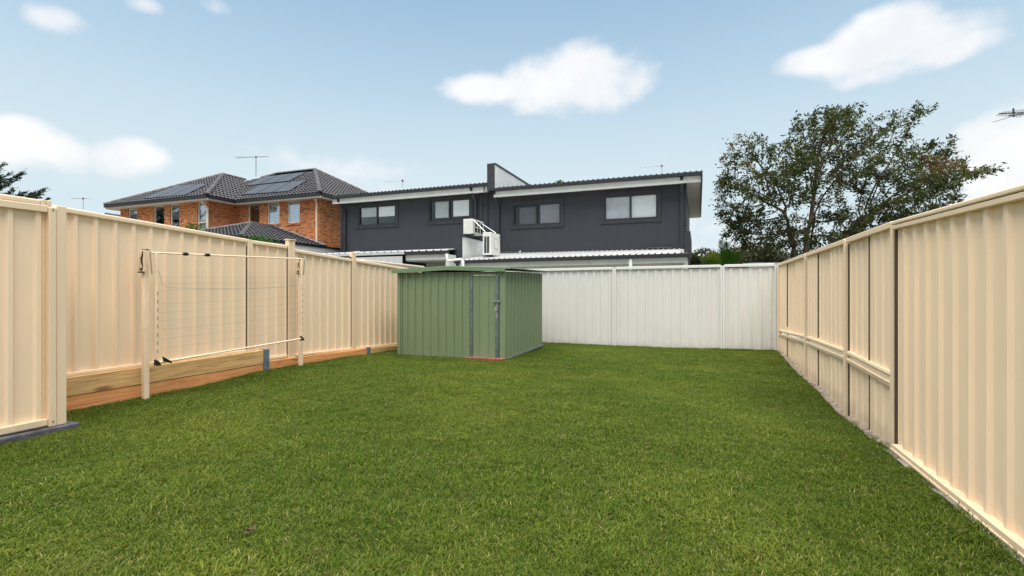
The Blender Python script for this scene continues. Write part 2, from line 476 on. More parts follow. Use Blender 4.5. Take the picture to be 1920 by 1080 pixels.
# ------------------------------------------------------------------ left boundary fence (cream) on pine sleepers
XL = -6.2
EX = Vector((1, 0, 0))
lf = thing('boundary_fence', 'long cream steel fence on timber sleepers behind the clothesline, stepping down to the shed', 'fence', (XL, 2.5, 0))


def ztop(px, py): return on_x(px, py, XL).z
# bays: (y0, y1, top z at y0, y1, bottom z at y0, y1)
LB = [(-1.3, 1.19, 2.29, 2.216, .42, .40), (1.2, 2.86, 2.215, 2.186, .40, .38), (2.94, 5.26, 2.15, 2.03, .375, .375), (5.34, 6.0, 2.02, 2.0, .22, .21), (6.16, 7.55, 1.955, 1.875, .20, .145), (7.67, 9.95, 1.875, 1.76, .14, .05)]
for (y0, y1, ta, tb, ba, bb_) in LB:
    L = y1-y0; ns = max(1, round(L/.77)); 
    for i in range(ns):
        a, b_ = y0+L*i/ns, y0+L*(i+1)/ns+.004*(i < ns-1)
        z = lambda y, p, q: lerp(p, q, (y-y0)/L)
        dx = .003*(i % 2)
        mb = MB(); sheet(mb, (XL-.02+dx, a, z(a, ba, bb_)+.01), (XL-.02+dx, b_, z(b_, ba, bb_)+.01), (XL-.02+dx, a, z(a, ta, tb)-.03), (XL-.02+dx, b_, z(b_, ta, tb)-.03), EX, phase=(a-2.94-.07) % .19)
        mb.build('fence_sheet', 'cream_sheet', lf)
    MB().bar((XL, y0, ta-.03), (XL, y1, tb-.03), .055, .06).build('top_rail', 'cream_trim', lf, .014)
    MB().bar((XL, y0, ba+.01), (XL, y1, bb_+.01), .05, .035).build('bottom_rail', 'cream_trim', lf, .006)
for (y, w_, zt, zb) in ((2.90, .08, 2.19, -.1), (5.30, .08, 2.025, .2), (6.08, .13, 2.09, .0), (7.61, .10, 2.01, .0), (10.0, .08, 1.78, 0)):
    mb = MB(); mb.box(XL-.04, XL+.035, y-w_/2, y-.002, zb, zt); mb.box(XL-.04, XL+.04, y+.002, y+w_/2, zb, zt-.004)
    mb.build('post', 'cream_trim', lf, .005)
    if y > 5: MB().box(XL-.028, XL+.012, y-w_/2-.016, y-w_/2-.001, zb+.2, zt-.09).build('gap_shade_strip', 'gap_shade', lf)  # dark strip painted in for the shadow gap beside the post
    if w_ > .11: MB().box(XL-.055, XL+.055, y-w_/2-.012, y+w_/2+.012, zt, zt+.012).build('post_cap', 'cream_trim', lf, .005)
# retaining sleepers
def sl_(y0, y1, z0a, z0b, z1a, z1b, mat, x=XL+.075):
    MB().hexa([(x-.075, y0, z0a), (x, y0, z0a), (x, y1, z0b), (x-.075, y1, z0b), (x-.075, y0, z1a), (x, y0, z1a), (x, y1, z1b), (x-.075, y1, z1b)]).build('sleeper', mat, rw, .006)
rw = thing('retaining_wall', 'low retaining wall of orange pine sleepers along the foot of the cream fence', 'retaining wall', (XL+.05, 5, 0))
sl_(2.6, 5.50, .165, .165, .362, .372, 'pine_upper'); sl_(2.6, 5.50, -.08, -.06, .160, .160, 'pine_lower', XL+.070)
sl_(5.58, 7.95, .0, -.06, .195, .125, 'pine_lower'); sl_(8.03, 10.1, -.09, -.14, .115, .04, 'pine_upper')
for y, zt in ((5.54, .38), (7.99, .14)):
    mb = MB(); mb.box(XL+.078, XL+.088, y-.05, y+.05, -.15, zt); mb.box(XL+.0, XL+.078, y-.006, y+.006, -.15, zt); mb.build('steel_post', 'galv_blue', rw)

# near left section
XN = -5.48
nf = thing('side_fence', 'near cream steel fence section at the left edge, ending in a post on dark plinth', 'fence', (XN, 2.6, 0))
zt0 = on_x(0, 378, XN).z; 
y_e = 2.60
for i, (a, b_) in enumerate(((-1.27, -.503), (-.5, .277), (.28, 1.05), (1.053, 1.82), (1.823, 2.585))):
    mb = MB(); sheet(mb, (XN-.02, a, .07), (XN-.02, b_, .07), (XN-.02, a, 2.015), (XN-.02, b_, 2.015), EX, phase=(a-2.585+.03) % .19)
    mb.build('fence_sheet', 'cream_sheet', nf)
MB().bar((XN, -1.3, 2.003), (XN, 2.575, 2.003), .06, .062).build('top_rail', 'cream_trim', nf, .006)
MB().bar((XN, -1.3, .09), (XN, 2.575, .09), .06, .06).build('bottom_rail', 'cream_trim', nf, .006)
mb = MB(); mb.box(XN-.05, XN+.045, 2.578, 2.632, .045, 2.022); mb.build('post', 'cream_trim', nf, .006)
mb = MB(); mb.box(XN-.05, XN+.038, 2.635, 2.71, .045, 2.045); mb.build('post', 'cream_trim', nf, .006)
mb = MB(); sheet(mb, (XL+.08, 2.69, .36), (XN-.05, 2.69, .36), (XL+.08, 2.69, 2.0), (XN-.05, 2.69, 2.0), (0, -1, 0)); mb.build('return_sheet', 'cream_sheet', nf)
MB().box(XN-.12, XN+.085, -1.3, 2.79, -.06, .042).build('plinth', 'plinth_wood', nf, .012)
for z_ in (.09, 2.0): MB().tube([(XN+.045, 2.605, z_), (XN+.051, 2.605, z_)], .007, 8).build('screw', 'galv', nf)

# ------------------------------------------------------------------ right boundary fence (cream, two tiers)
def XR(y): return 1.5+(y-4.7)*.012 if y > 4.7 else 1.5
rf = thing('tall_fence', 'cream two tier steel fence running down the right side, far sections with a mid rail', 'fence', (1.5, 5, 0))
NX = Vector((-1, 0, 0))
ZT = 1.84
RB = [(4.80, 6.26, .535, .56, (-.06, -.17), 2), (6.26, 8.54, .56, .52, (-.17, -.11), 3), (8.54, 11.46, .52, .40, (-.11, -.04), 3)]
for (y0, y1, m0, m1, (zb0, zb1), ns) in RB:
    y0 += .030; y1 -= .058; L = y1-y0
    for i in range(ns):
        a, b_ = y0+L*i/ns, y0+L*(i+1)/ns-.008
        z = lambda y, p, q: lerp(p, q, (y-y0)/L)
        off = .018*(i % 2)-.004*i
        xa, xb = XR(a)+.02+off, XR(b_)+.02+off-.012
        mb = MB(); sheet(mb, (xa, a, z(a, m0, m1)+.05), (xb, b_, z(b_, m0, m1)+.05), (xa, a, ZT-.04), (xb, b_, ZT-.04), NX, phase=.02+.03*i, prof=[(0, 0), (.135, 0), (.145, .014), (.180, .014), (.19, 0)]); mb.build('fence_sheet', 'cream_sheet', rf)
        if i: MB().box(XR(a)-.003, XR(a)+.03, a-.0085, a-.0045, m0+.06, ZT-.06).build('joint_shade', 'gap_shade', rf); MB().box(XR(a)-.001, XR(a)+.03, a-.0085, a-.0050, -.15, m0-.06).build('joint_shade', 'gap_shade', rf)  # thin dark strips painting the shade in the gaps between sheets
        mb = MB(); sheet(mb, (xa, a, z(a, zb0, zb1)-.08), (xb, b_, z(b_, zb0, zb1)-.08), (xa, a, z(a, m0, m1)-.06), (xb, b_, z(b_, m0, m1)-.06), NX, phase=.02+.03*i, prof=[(0, 0), (.135, 0), (.145, .014), (.180, .014), (.19, 0)]); mb.build('lower_sheet', 'cream_sheet', rf)
    MB().bar((XR(y0), y0, ZT-.028), (XR(y1), y1, ZT-.028), .06, .056).build('top_rail', 'cream_trim', rf, .008)
    for k, dz in enumerate((.048, -.052)):
        mb = MB(); mb.bar((XR(y0)-.002*k, y0, m0+dz*.72), (XR(y1)-.002*k, y1, m1+dz*.72), .038, .05); mb.bar((XR(y0)-.025, y0, m0+dz*.72+.008), (XR(y1)-.025, y1, m1+dz*.72+.008), .006, .010)
        mb.build('mid_rail', 'cream_trim', rf, .004)
for y in (6.26, 8.54, 11.42, 4.81):
    x = XR(y); w_ = .05
    mb = MB(); mb.box(x-.032, x+.04, y-w_/2, y+w_/2, -.3, ZT-.012); mb.build('post', 'cream_trim', rf, .005)
    if y > 5: MB().box(x+.0, x+.03, y-w_/2-.036, y-w_/2-.001, -.2, ZT-.06).build('joint_shade', 'gap_shade', rf)  # dark strip standing in for the shade in the gap by the post
# near bay: one tall tier set a little proud, on a concrete strip
xn = 1.478
for i in range(8):
    a, b_ = 4.736-(i+1)*.765, 4.736-i*.765
    mb = MB(); sheet(mb, (xn+.02, a, .02), (xn+.02, b_, .02), (xn+.02, a, lerp(1.70, 1.81, (a-.9)/3.85)), (xn+.02, b_, lerp(1.70, 1.81, (b_-.9)/3.85)), NX, phase=(a-.05) % .19, prof=[(0, 0), (.122, 0), (.140, .022), (.172, .022), (.19, 0)]); mb.build('fence_sheet', 'cream_sheet', rf)
MB().bar((xn, -1.37, 1.641), (xn, 4.75, 1.813), .06, .03).build('top_rail', 'cream_trim', rf, .008)
MB().bar((xn, -1.37, 1.605), (xn, 4.75, 1.777), .05, .034).build('top_rail', 'cream_trim', rf, .006)
mb = MB(); mb.bar((xn-.004, -1.37, .02), (xn-.004, 4.72, .02), .062, .05); mb.bar((xn-.038, -1.37, .004), (xn-.038, 4.72, .004), .012, .02); mb.build('bottom_rail', 'cream_trim', rf, .004)
MB().box(xn+.006, xn+.08, 4.738, 4.782, -.2, ZT-.05).build('slit_shade', 'gap_shade', rf)  # dark box painting the shade in the slit, not a real post
cs = grid(xn-.075, xn+.05, -1.37, 4.78, .06); 
cs.v = [(x, y, z+.012+.006*math.sin(y*7.3)+.004*math.sin(y*19)) for x, y, z in cs.v]
co_ = cs.build('concrete_strip', 'pale_concrete'); structure(co_)
so_ = MB()
ys = np.linspace(4.75, 11.5, 60)
for a, b_ in zip(ys, ys[1:]):
    wa, wb = .042+.018*abs(math.sin(a*5.1)), .042+.018*abs(math.sin(b_*5.1))
    za, zb = gz1(XR(a), a)+.018, gz1(XR(b_), b_)+.018
    so_.quad((XR(a)-wa, a, za), (XR(a)+.05, a, za+.03), (XR(b_)+.05, b_, zb+.03), (XR(b_)-wb, b_, zb))
structure(so_.build('soil_strip', 'soil'))

# ------------------------------------------------------------------ back fence (white)
YB = 11.5
bf = thing('back_fence', 'white steel fence across the end of the lawn, right of the green shed', 'fence', (-1, YB, 0))
NY = Vector((0, -1, 0))
for (x0, x1, ns) in ((-6.1, -4.2, 2), (-4.16, -1.88, 3), (-1.80, .45, 3), (.53, 1.49, 2)):
    L = x1-x0
    for i in range(ns):
        a, b_ = x0+L*i/ns, x0+L*(i+1)/ns-.002
        mb = MB(); sheet(mb, (a, YB+.02, -.12), (b_, YB+.02, -.12), (a, YB+.02, 1.76), (b_, YB+.02, 1.76), NY, phase=(a-x0+.02) % .19, prof=[(0, 0), (.105, 0), (.128, .02), (.167, .02), (.19, 0)]); mb.build('fence_sheet', 'white_sheet', bf)
    za, zb = (1.795+.006*(x0+3.6)), (1.795+.006*(x1+3.6))
    MB().bar((x0, YB, za-.012), (x1, YB, zb-.012), .06, .06).build('top_rail', 'white_trim', bf, .006)
for x, w_ in ((-1.84, .085), (.49, .085), (1.525, .06)):
    mb = MB(); mb.box(x-w_/2, x-.003, YB-.035, YB+.04, -.15, 1.815); mb.box(x+.003, x+w_/2, YB-.033, YB+.04, -.15, 1.812); mb.build('post', 'white_trim', bf, .004)
    
# ------------------------------------------------------------------ garden shed
sx0, sx1, sy0, sy1, sh = -5.52, -3.28, 8.15, 10.4, 1.62
shed = thing('garden_shed', 'green ribbed steel garden shed with a low gable roof and a single door', 'shed', (-4.4, 9.3, 0))
SP = [(0, 0), (.145, 0), (.150, .014), (.168, .014), (.175, 0)]
mb = MB(); sheet(mb, (sx0+.05, sy0, .0), (-3.99, sy0, .0), (sx0+.05, sy0, sh), (-3.99, sy0, sh), NY, .17, [(0, 0), (.115, 0), (.125, .028), (.150, .028), (.17, 0)]); mb.build('front_wall', 'green_sheet', shed)
mb = MB(); sheet(mb, (sx1, sy0+.03, .03), (sx1, sy1, .06), (sx1, sy0+.03, sh), (sx1, sy1, sh+.03), EX, .19, FENCE_PROF); mb.build('side_wall', 'green_sheet', shed)
mb = MB(); sheet(mb, (sx0, sy1, .0), (sx0, sy0, .0), (sx0, sy1, sh), (sx0, sy0, sh), (-1, 0, 0)); mb.build('side_wall', 'green_sheet', shed)
mb = MB(); sheet(mb, (sx1, sy1, .0), (sx0, sy1, .0), (sx1, sy1, sh), (sx0, sy1, sh), (0, 1, 0)); mb.build('back_wall', 'green_sheet', shed)
mb = MB(); mb.box(sx0-.02, sx0+.05, sy0-.025, sy0+.02, -.02, sh); mb.box(sx0+.062, sx0+.085, sy0-.02, sy0, -.02, sh); mb.build('corner_post', 'green_sheet', shed, .004)
mb = MB(); mb.box(sx1-.085, sx1+.022, sy0-.022, sy0+.03, -.02, sh); mb.build('corner_post', 'green_sheet', shed, .004)
mb = MB(); mb.box(-4.02, -3.962, sy0-.022, sy0+.01, -.02, sh); mb.build('door_jamb', 'green_sheet', shed, .004)
MB().box(-3.96, sx1-.088, sy0-.018, sy0+.02, 1.585, sh).build('door_head', 'green_sheet', shed)
MB().box(sx0, sx1+.02, sy0-.02, sy0+.01, -.02, .018).build('bottom_channel', 'galv', shed)
MB().hexa([(sx1-.01, sy0+.03, .0), (sx1+.045, sy0+.03, .0), (sx1+.045, sy1, .03), (sx1-.01, sy1, .03), (sx1-.01, sy0+.03, .035), (sx1+.045, sy0+.03, .035), (sx1+.045, sy1, .065), (sx1-.01, sy1, .065)]).build('bottom_channel', 'galv', shed)
# door
dx0, dx1 = -3.95, sx1-.095
mb = MB(); sheet(mb, (dx0+.05, sy0-.012, .04), (dx1-.06, sy0-.012, .04), (dx0+.05, sy0-.012, 1.55), (dx1-.06, sy0-.012, 1.55), NY, .19, [(0, 0), (.16, 0), (.168, .014), (.178, .014), (.19, 0)], phase=.05)
door = mb.build('door', 'green_sheet', shed)
mb = MB(); mb.box(dx0, dx0+.05, sy0-.034, sy0-.004, .02, 1.56); mb.box(dx1-.065, dx1, sy0-.038, sy0-.004, .02, 1.56); mb.box(dx0+.05, dx1-.065, sy0-.03, sy0-.006, .02, .05)
mb.build('door_frame', 'galv', door, .004)
MB().box(dx0-.0, dx1, sy0-.036, sy0-.006, 1.56, 1.59).build('door_rail', 'green_sheet', door, .004)
mb = MB(); mb.tube([(dx1-.12, sy0-.05, 1.07), (dx1+.03, sy0-.05, 1.07)], .009, 8); mb.box(dx1-.1, dx1-.07, sy0-.052, sy0-.036, 1.05, 1.09); mb.box(dx1+.005, dx1+.03, sy0-.05, sy0-.02, 1.05, 1.09); mb.build('bolt', 'galv', door, .002)
mb = MB(); mb.box(dx1-.06, dx1-.02, sy0-.062, sy0-.04, .90, .955); mb.tube([(dx1-.054, sy0-.05, .955), (dx1-.054, sy0-.05, .985), (dx1-.04, sy0-.05, .998), (dx1-.026, sy0-.05, .985), (dx1-.026, sy0-.05, .955)], .005, 6); mb.box(dx1-.055, dx1-.025, sy0-.046, sy0-.038, .78, .88)
mb.build('padlock', 'antenna_pale', door, .003)
# roof: two ribbed slopes with gable barge
xm, rz_, ez = (sx0+sx1)/2, 1.708, 1.662
oy0, oy1 = sy0-.09, sy1+.08
RP = [(0, 0), (.05, .018), (.1, 0)]
mb = MB(); sheet(mb, (sx1+.14, oy0+.02, ez), (sx1+.14, oy1, ez+.03), (xm, oy0+.02, rz_), (xm, oy1, rz_+.03), (0, 0, 1), .1, RP); mb.build('roof_slope', 'shed_roof', shed)
mb = MB(); sheet(mb, (xm, oy0+.02, rz_), (xm, oy1, rz_+.03), (sx0-.10, oy0+.02, ez), (sx0-.10, oy1, ez+.03), (0, 0, 1), .1, RP); mb.build('roof_slope', 'shed_roof', shed)
for (xa, xb, za, zb) in ((sx0-.11, xm, ez, rz_), (xm, sx1+.05, rz_, lerp(rz_, ez, (sx1+.05-xm)/(sx1+.14-xm)))):
    MB().hexa([(xa, oy0-.01, za-.052), (xb, oy0-.01, zb-.052), (xb, oy0+.02, zb-.052), (xa, oy0+.02, za-.052), (xa, oy0-.01, za+.022), (xb, oy0-.01, zb+.022), (xb, oy0+.05, zb+.03), (xa, oy0+.05, za+.03)]).build('barge', 'green_trim', shed)
# brick step under the door
st = thing('paver_step', 'red brick pavers set in the grass under the shed door', 'pavers', (-3.7, 8.07, 0))
paint('red_paver', (.24, .085, .055), .85, .25, .2, 0, 14)
for i in range(5): 
    MB().box(-4.0+i*.152, -4.0+i*.152+.146, 7.99+.006*(i % 2), 8.12, -.02, .048+.004*(i % 3)).build('brick', 'red_paver', st, .006)

# ------------------------------------------------------------------ clothesline
cl = thing('clothesline', 'cream folding clothesline frame hanging down between two posts at the left fence', 'clothesline', (-6.0, 5, 0))
P0 = Vector((-6.0, 3.74, 0)); P1 = Vector((-6.0, 6.10, 0)); ztp = (1.74, 1.80)
for P, zt in ((P0, ztp[0]), (P1, ztp[1])):
    MB().box(P.x-.028, P.x+.028, P.y-.028, P.y+.028, gz1(P.x, P.y)-.1, zt).build('post', 'cream_paint', cl, .006)
    MB().box(P.x-.030, P.x+.030, P.y-.030, P.y+.030, zt+.001, zt+.012).build('post_cap', 'black_plastic', cl, .004)
fx = P0.x+.09
arms = []
for P, zt, sg in ((P0, ztp[0], 1), (P1, ztp[1], -1)):
    ya = P.y+sg*.055
    yp = P.y-.030
    mb = MB(); mb.box(P.x-.036, P.x+.062, yp-.006, yp, zt-.25, zt+.0); mb.box(P.x+.056, P.x+.062, yp-.03, yp-.006, zt-.25, zt+.0); mb.box(P.x-.036, P.x-.030, yp-.03, yp-.006, zt-.25, zt); br_ = mb.build('bracket', 'cream_trim', cl, .002)
    mb = MB(); mb.tube([(P.x+.03, yp-.016, zt-.035), (P.x+.0, yp-.016, zt-.10), (P.x+.012, yp-.016, zt-.16), (P.x+.036, yp-.016, zt-.20)], .008, 6); mb.build('lever', 'black_plastic', br_)
    for dx_, dz in ((.03, .03), (-.004, .22), (.04, .20)): MB().tube([(P.x+dx_, yp-.022, zt-dz), (P.x+dx_, yp-.007, zt-dz)], .014, 8).build('pivot_bolt', 'black_plastic', br_)
    MB().box(P.x-.036, P.x+.045, yp-.034, yp-.007, zt-.264, zt-.252).build('foot_plate', 'black_plastic', br_)
    MB().tube([(P.x+.08, P.y, zt-.02), (P.x+.08, P.y+.02*sg, zt-.28)], .008, 6).build('cord', 'line_wire', br_)
    if sg == 1: MB().box(P.x-.062, P.x-.04, yp-.012, yp+.012, zt-.035, zt-.010).build('end_knob', 'black_plastic', br_)
    zb = on_y(290, 681, ya).z if sg == 1 else 0.53
    zb = .44 if sg == 1 else .52
    ay = P.y+sg*.07
    arms.append((ay, zb, zt))
    mb = MB(); mb.box(fx-.014, fx+.014, ay-.011, ay+.011, zb, zt-.02)
    arm = mb.build('arm', 'cream_paint', cl, .004)
    for k in range(8): zc = lerp(zb+.12, zt-.5, k/7); MB().box(fx+.0142, fx+.017, ay-.006, ay+.006, zc-.02, zc+.02).build('line_slot', 'line_wire', arm)
    MB().tube([(fx-.02, ay+.016*sg, zt-.05), (fx-.02, ay+.016*sg, zt-.8)], .006, 6).build('strut', 'cream_paint', arm)
    mb = MB(); mb.hexa([(fx-.03, ay-.02, zb-.045), (fx+.03, ay-.02, zb-.045), (fx+.02, ay+.045, zb-.05), (fx-.02, ay+.045, zb-.05), (fx-.02, ay-.022, zb+.03), (fx+.02, ay-.022, zb+.03), (fx+.02, ay+.02, zb+.0), (fx-.02, ay+.02, zb+.0)])
    mb.build('corner_bracket', 'black_plastic', arm, .006)
(a0, z0, t0), (a1, z1, t1) = arms
MB().tube([(fx, a0, z0-.015), (fx, a1, z1-.015)], .0135, 10).build('front_tube', 'cream_paint', cl)
MB().tube([(P0.x+.03, a0-.02, t0-.025), (P0.x+.03, a1+.02, t1-.02)], .010, 10).build('back_tube', 'cream_paint', cl)
for fy in (.17, .30):
    y = lerp(a0, a1, fy); zz = lerp(t0, t1, fy)-.024
    mb = MB(); mb.tube([(P0.x+.03, y-.035, zz), (P0.x+.03, y+.035, zz)], .017, 8); mb.box(P0.x+.02, P0.x+.06, y-.006, y+.006, zz-.02, zz+.02); mb.build('tie_clip', 'black_plastic', cl)
for k in range(9):
    f_ = [.115, .20, .285, .365, .44, .52, .64, .70, .76][k]
    za, zb = lerp(z0, t0, f_), lerp(z1, t1, f_)
    MB().tube([(fx+.015, lerp(a0, a1, q), lerp(za, zb, q)-.012*math.sin(math.pi*q)) for q in (0, .25, .5, .75, 1)], .0012, 4).build('line', 'line_wire', cl)
MB().tube([(fx+.015, lerp(a0, a1, q), lerp(1.32, 1.37, q)-.05*math.sin(math.pi*q)**.7) for q in (0.04, .1, .25, .5, .75, .9, 1)], .0022, 4).build('line', 'line_wire', cl)
MB().tube([(fx, a0+.01, t0-.2), (fx+.01, a0+.05, 1.36), (fx+.015, a0+.09, 1.315)], .0022, 4).build('line', 'line_wire', cl)
mb = MB(); mb.hexa([(fx+.03, a0+.05, z0+.0), (fx+.035, a0+.05, z0+.0), (fx+.035, a0+.15, z0-.04), (fx+.03, a0+.15, z0-.04), (fx+.03, a0+.04, z0+.06), (fx+.035, a0+.04, z0+.06), (fx+.035, a0+.15, z0-.015), (fx+.03, a0+.15, z0-.015)]); mb.build('name_tag', 'black_plastic', cl)

# ------------------------------------------------------------------ dark duplex behind
YD = 18.6
dh = thing('duplex_house', 'two storey charcoal clad duplex with skillion roofs behind the white fence', 'house', (-8, 20, -.4))
XD0, XD1, XP0, XP1 = -15.82, -.42, -8.5, -7.85           # party strip between XP0 and XP1


def wz(px0, py0, px1, py1, y=YD):
    a, b_ = on_y(px0, py0, y), on_y(px1, py1, y); return a.x, b_.x, b_.z, a.z
WIN = [(-14.92, -12.63, 4.16, 5.30), (-11.16, -8.91, 4.16, 5.33), (-7.21, -4.95, 3.79, 4.90), (-3.48, -1.27, 3.82, 5.0)]


def clad(x0, x1, z0, z1, holes, parent):
    mb = MB(); x = x0; n_ = 0; pitch = .1
    cuts = sorted({round(v, 4) for h_ in holes for v in h_[:2] if x0 < v < x1})
    edges = [x0]
    k = 1
    while x0+k*pitch < x1: edges += [x0+k*pitch-.007, x0+k*pitch, x0+k*pitch+.007]; k += 1
    edges = sorted(set(edges+[x1]+cuts))
    def d(x):
        r = (x-x0)/pitch; return .005 if abs(r-round(r))*pitch < .0035 and .01 < x-x0 < x1-x0-.01 else 0
    for a, b_ in zip(edges, edges[1:]):
        mid = (a+b_)/2; spans = [(z0, z1)]
        for (hx0, hx1, hz0, hz1) in holes:
            if hx0 < mid < hx1: spans = [(z0, hz0), (hz1, z1)]
        for (s0, s1) in spans: mb.quad((a, YD+d(a), s0), (b_, YD+d(b_), s0), (b_, YD+d(b_), s1), (a, YD+d(a), s1))
    return mb.build('wall', 'dark_clad', parent)
clad(XD0, XP0, 2.4, 5.72, WIN[:2], dh); clad(XP1, XD1, 2.4, 5.42, WIN[2:], dh)
clad(XP0, XP1, 2.4, 5.8, [], dh)
mb = MB()
mb.quad((XD1, YD, -.4), (XD1, YD+8.2, -.4), (XD1, YD+8.2, 5.45), (XD1, YD, 5.42)); mb.quad((XD0, YD+8.2, -.4), (XD0, YD, -.4), (XD0, YD, 5.7), (XD0, YD+8.2, 5.7)); mb.quad((XD1, YD+8.2, -.4), (XD0, YD+8.2, -.4), (XD0, YD+8.2, 5.4), (XD1, YD+8.2, 5.4))
mb.build('wall', 'dark_clad', dh)
for x in (XD0+.03, XP0-.02, XP1+.02, XD1-.03): MB().box(x-.06, x+.06, YD-.03, YD, 2.4, 5.55 if x > -8 else 5.7).build('corner_trim', 'dark_trim', dh)
MB().box(XP0+.25, XP0+.29, YD-.04, YD-.003, 2.4, 5.8).build('cover_strip', 'dark_trim', dh)


def dwin(i, blinds):
    x0, x1, z0, z1 = WIN[i]; tr_ = .12; mb = MB()
    def ring(a0, a1, c0, c1, w_, ya, yb):
        mb.box(a0, a1, ya, yb, c0, c0+w_); mb.box(a0, a1, ya, yb, c1-w_, c1); mb.box(a0, a0+w_, ya, yb, c0+w_, c1-w_); mb.box(a1-w_, a1, ya, yb, c0+w_, c1-w_)
    ring(x0-.01, x1+.01, z0-.01, z1+.01, tr_, YD-.035, YD+.02)
    wn = mb.build('window', 'dark_trim', dh, .004)
    ix0, ix1, iz0, iz1 = x0+tr_-.01, x1-tr_+.01, z0+tr_-.01, z1-tr_+.01
    mb = MB(); ring(ix0, ix1, iz0, iz1, .07, YD-.02, YD+.07); xm_ = (ix0+ix1)/2; mb.box(xm_-.035, xm_+.035, YD-.015, YD+.06, iz0+.07, iz1-.07)
    mb.build('frame', 'dark_gutter', wn, .003)
    for k, (a, b_) in enumerate(((ix0+.07, xm_-.035), (xm_+.035, ix1-.07))):
        yy = YD+.03+.012*(1-k)
        MB().box(a, b_, yy, yy+.005, iz0+.07, iz1-.07).build('pane', 'window_glass', wn)
        mat, q0, q1, ins = blinds[k]
        if mat:
            h_ = iz1-iz0-.14; p0 = Vector((a+ins, 0, 0)); mb = MB(); n_ = 10
            for j in range(n_):
                xa, xb = lerp(a+ins, b_-.01, j/n_), lerp(a+ins, b_-.01, (j+1)/n_); wob = .012 if mat == 'blind_sheer' else .001
                mb.quad((xa, YD+.062+wob*(j % 2), iz0+.07+h_*q0), (xb, YD+.062+wob*((j+1) % 2), iz0+.07+h_*q0), (xb, YD+.062+wob*((j+1) % 2), iz0+.07+h_*q1), (xa, YD+.062+wob*(j % 2), iz0+.07+h_*q1))
            mb.build('blind', mat, wn)
    mb = MB(); mb.quad((ix0, YD+.6, iz0), (ix1, YD+.6, iz0), (ix1, YD+.6, iz1), (ix0, YD+.6, iz1))
    for a, b_, c_, d_ in (((ix0, iz0), (ix1, iz0), 0, 0), ((ix1, iz1), (ix0, iz1), 0, 0), ((ix0, iz1), (ix0, iz0), 0, 0), ((ix1, iz0), (ix1, iz1), 0, 0)):
        mb.quad((a[0], YD+.02, a[1]), (b_[0], YD+.02, b_[1]), (b_[0], YD+.6, b_[1]), (a[0], YD+.6, a[1]))
    mb.build('room_recess', 'dark_room', wn)
dwin(0, (('blind_grey', .45, 1, .05), ('blind_white', .42, 1, .0))); dwin(1, (('blind_grey', .13, 1, .22), ('blind_white', .16, 1, .12)))
dwin(2, (('blind_dim', .0, .9, .2), ('blind_mid', .0, 1, .10))); dwin(3, (('blind_sheer', .0, 1, .0), ('blind_white', .0, 1, 0)))
# upper roofs
GY = 18.0
RPROF = [(0, 0), (.135, 0), (.150, .032), (.175, .032), (.19, 0)]


def uproof(x0, x1, zg, sx_, xf0, xf1, name=''):
    # gutter, fascia, ribbed sheet rising gently to the back, soffit
    mb = MB(); mb.box(x0, x1, GY-.02, GY+.10, zg-.085, zg+.03); mb.build('gutter', 'dark_gutter', dh, .008)
    mb = MB(); mb.box(xf0, xf1, GY+.102, GY+.16, zg-.30, zg-.04); mb.build('fascia', 'fascia_white', dh)
    mb = MB(); sheet(mb, (x0, GY+.03, zg+.055), (x1, GY+.03, zg+.055), (x0, GY+9.3, zg-.02), (x1, GY+9.3, zg-.02), (0, 0, 1), .19, RPROF); mb.build('roof', 'dark_trim', dh)
    mb = MB(); mb.box(xf0, xf1, GY+.16, YD+9.0, zg-.22, zg-.18); mb.build('soffit', 'soffit_grey', dh)
uproof(-15.95, -7.95, 5.60, 0, -15.9, -8.2); uproof(-7.83, .12, 5.36, 0, -7.75, .08)
MB().box(-8.14, -7.99, GY+.102, GY+.16, 5.33, 5.56).build('fascia', 'fascia_white', dh)
MB().box(.085, .14, GY, GY+9.2, 5.10, 5.42).build('barge', 'dark_gutter', dh)
# parapet between the roofs
mb = MB(); mb.box(-7.97, -7.66, GY-.05, GY+.02, 5.32, 6.40); mb.box(-7.98, -7.62, GY+.021, GY+6, 6.34, 6.42); mb.build('parapet', 'dark_trim', dh)
MB().box(-7.95, -7.64, GY+.021, GY+6, 5.40, 6.338).build('parapet_wall', 'white_render', dh)
# downpipes and brackets
for (x, zt, zb) in ((-8.75, 5.52, 2.6), (-7.72, 5.3, 2.75), (-.55, 5.3, 2.7), (-15.55, 5.5, 2.9)):
    mb = MB(); mb.box(x-.05, x+.05, YD-.11, YD-.035, zb, zt-.5); mb.hexa([(x-.05, GY+.02, zt-.02), (x+.05, GY+.02, zt-.02), (x+.05, GY+.1, zt-.02), (x-.05, GY+.1, zt-.02), (x-.05, GY+.02, zt), (x+.05, GY+.02, zt), (x+.05, GY+.1, zt), (x-.05, GY+.1, zt)])
    mb.bar((x, GY+.06, zt-.05), (x, YD-.07, zt-.5), .1, .075); mb.build('downpipe', 'dark_trim', dh)
for (x, z, dx) in ((-7.2, 2.86, .9), (-1.3, 2.84, .8)):
    mb = MB(); mb.tube([(x-dx/2, YD-.09, z), (x+dx/2, YD-.09, z-.01)], .03, 8); mb.build('pipe', 'dark_trim', dh)
MB().tube([(-6.75, YD-.09, 2.86), (-6.72, YD-.2, 2.84)], .035, 8).build('pipe_outlet', 'pipe_white', dh)
mb = MB(); mb.tube([(-15.5, YD-.1, 3.0), (-14.9, YD-.14, 3.06), (-14.6, YD-.2, 3.06)], .035, 8); mb.build('pipe_outlet', 'pipe_white', dh)
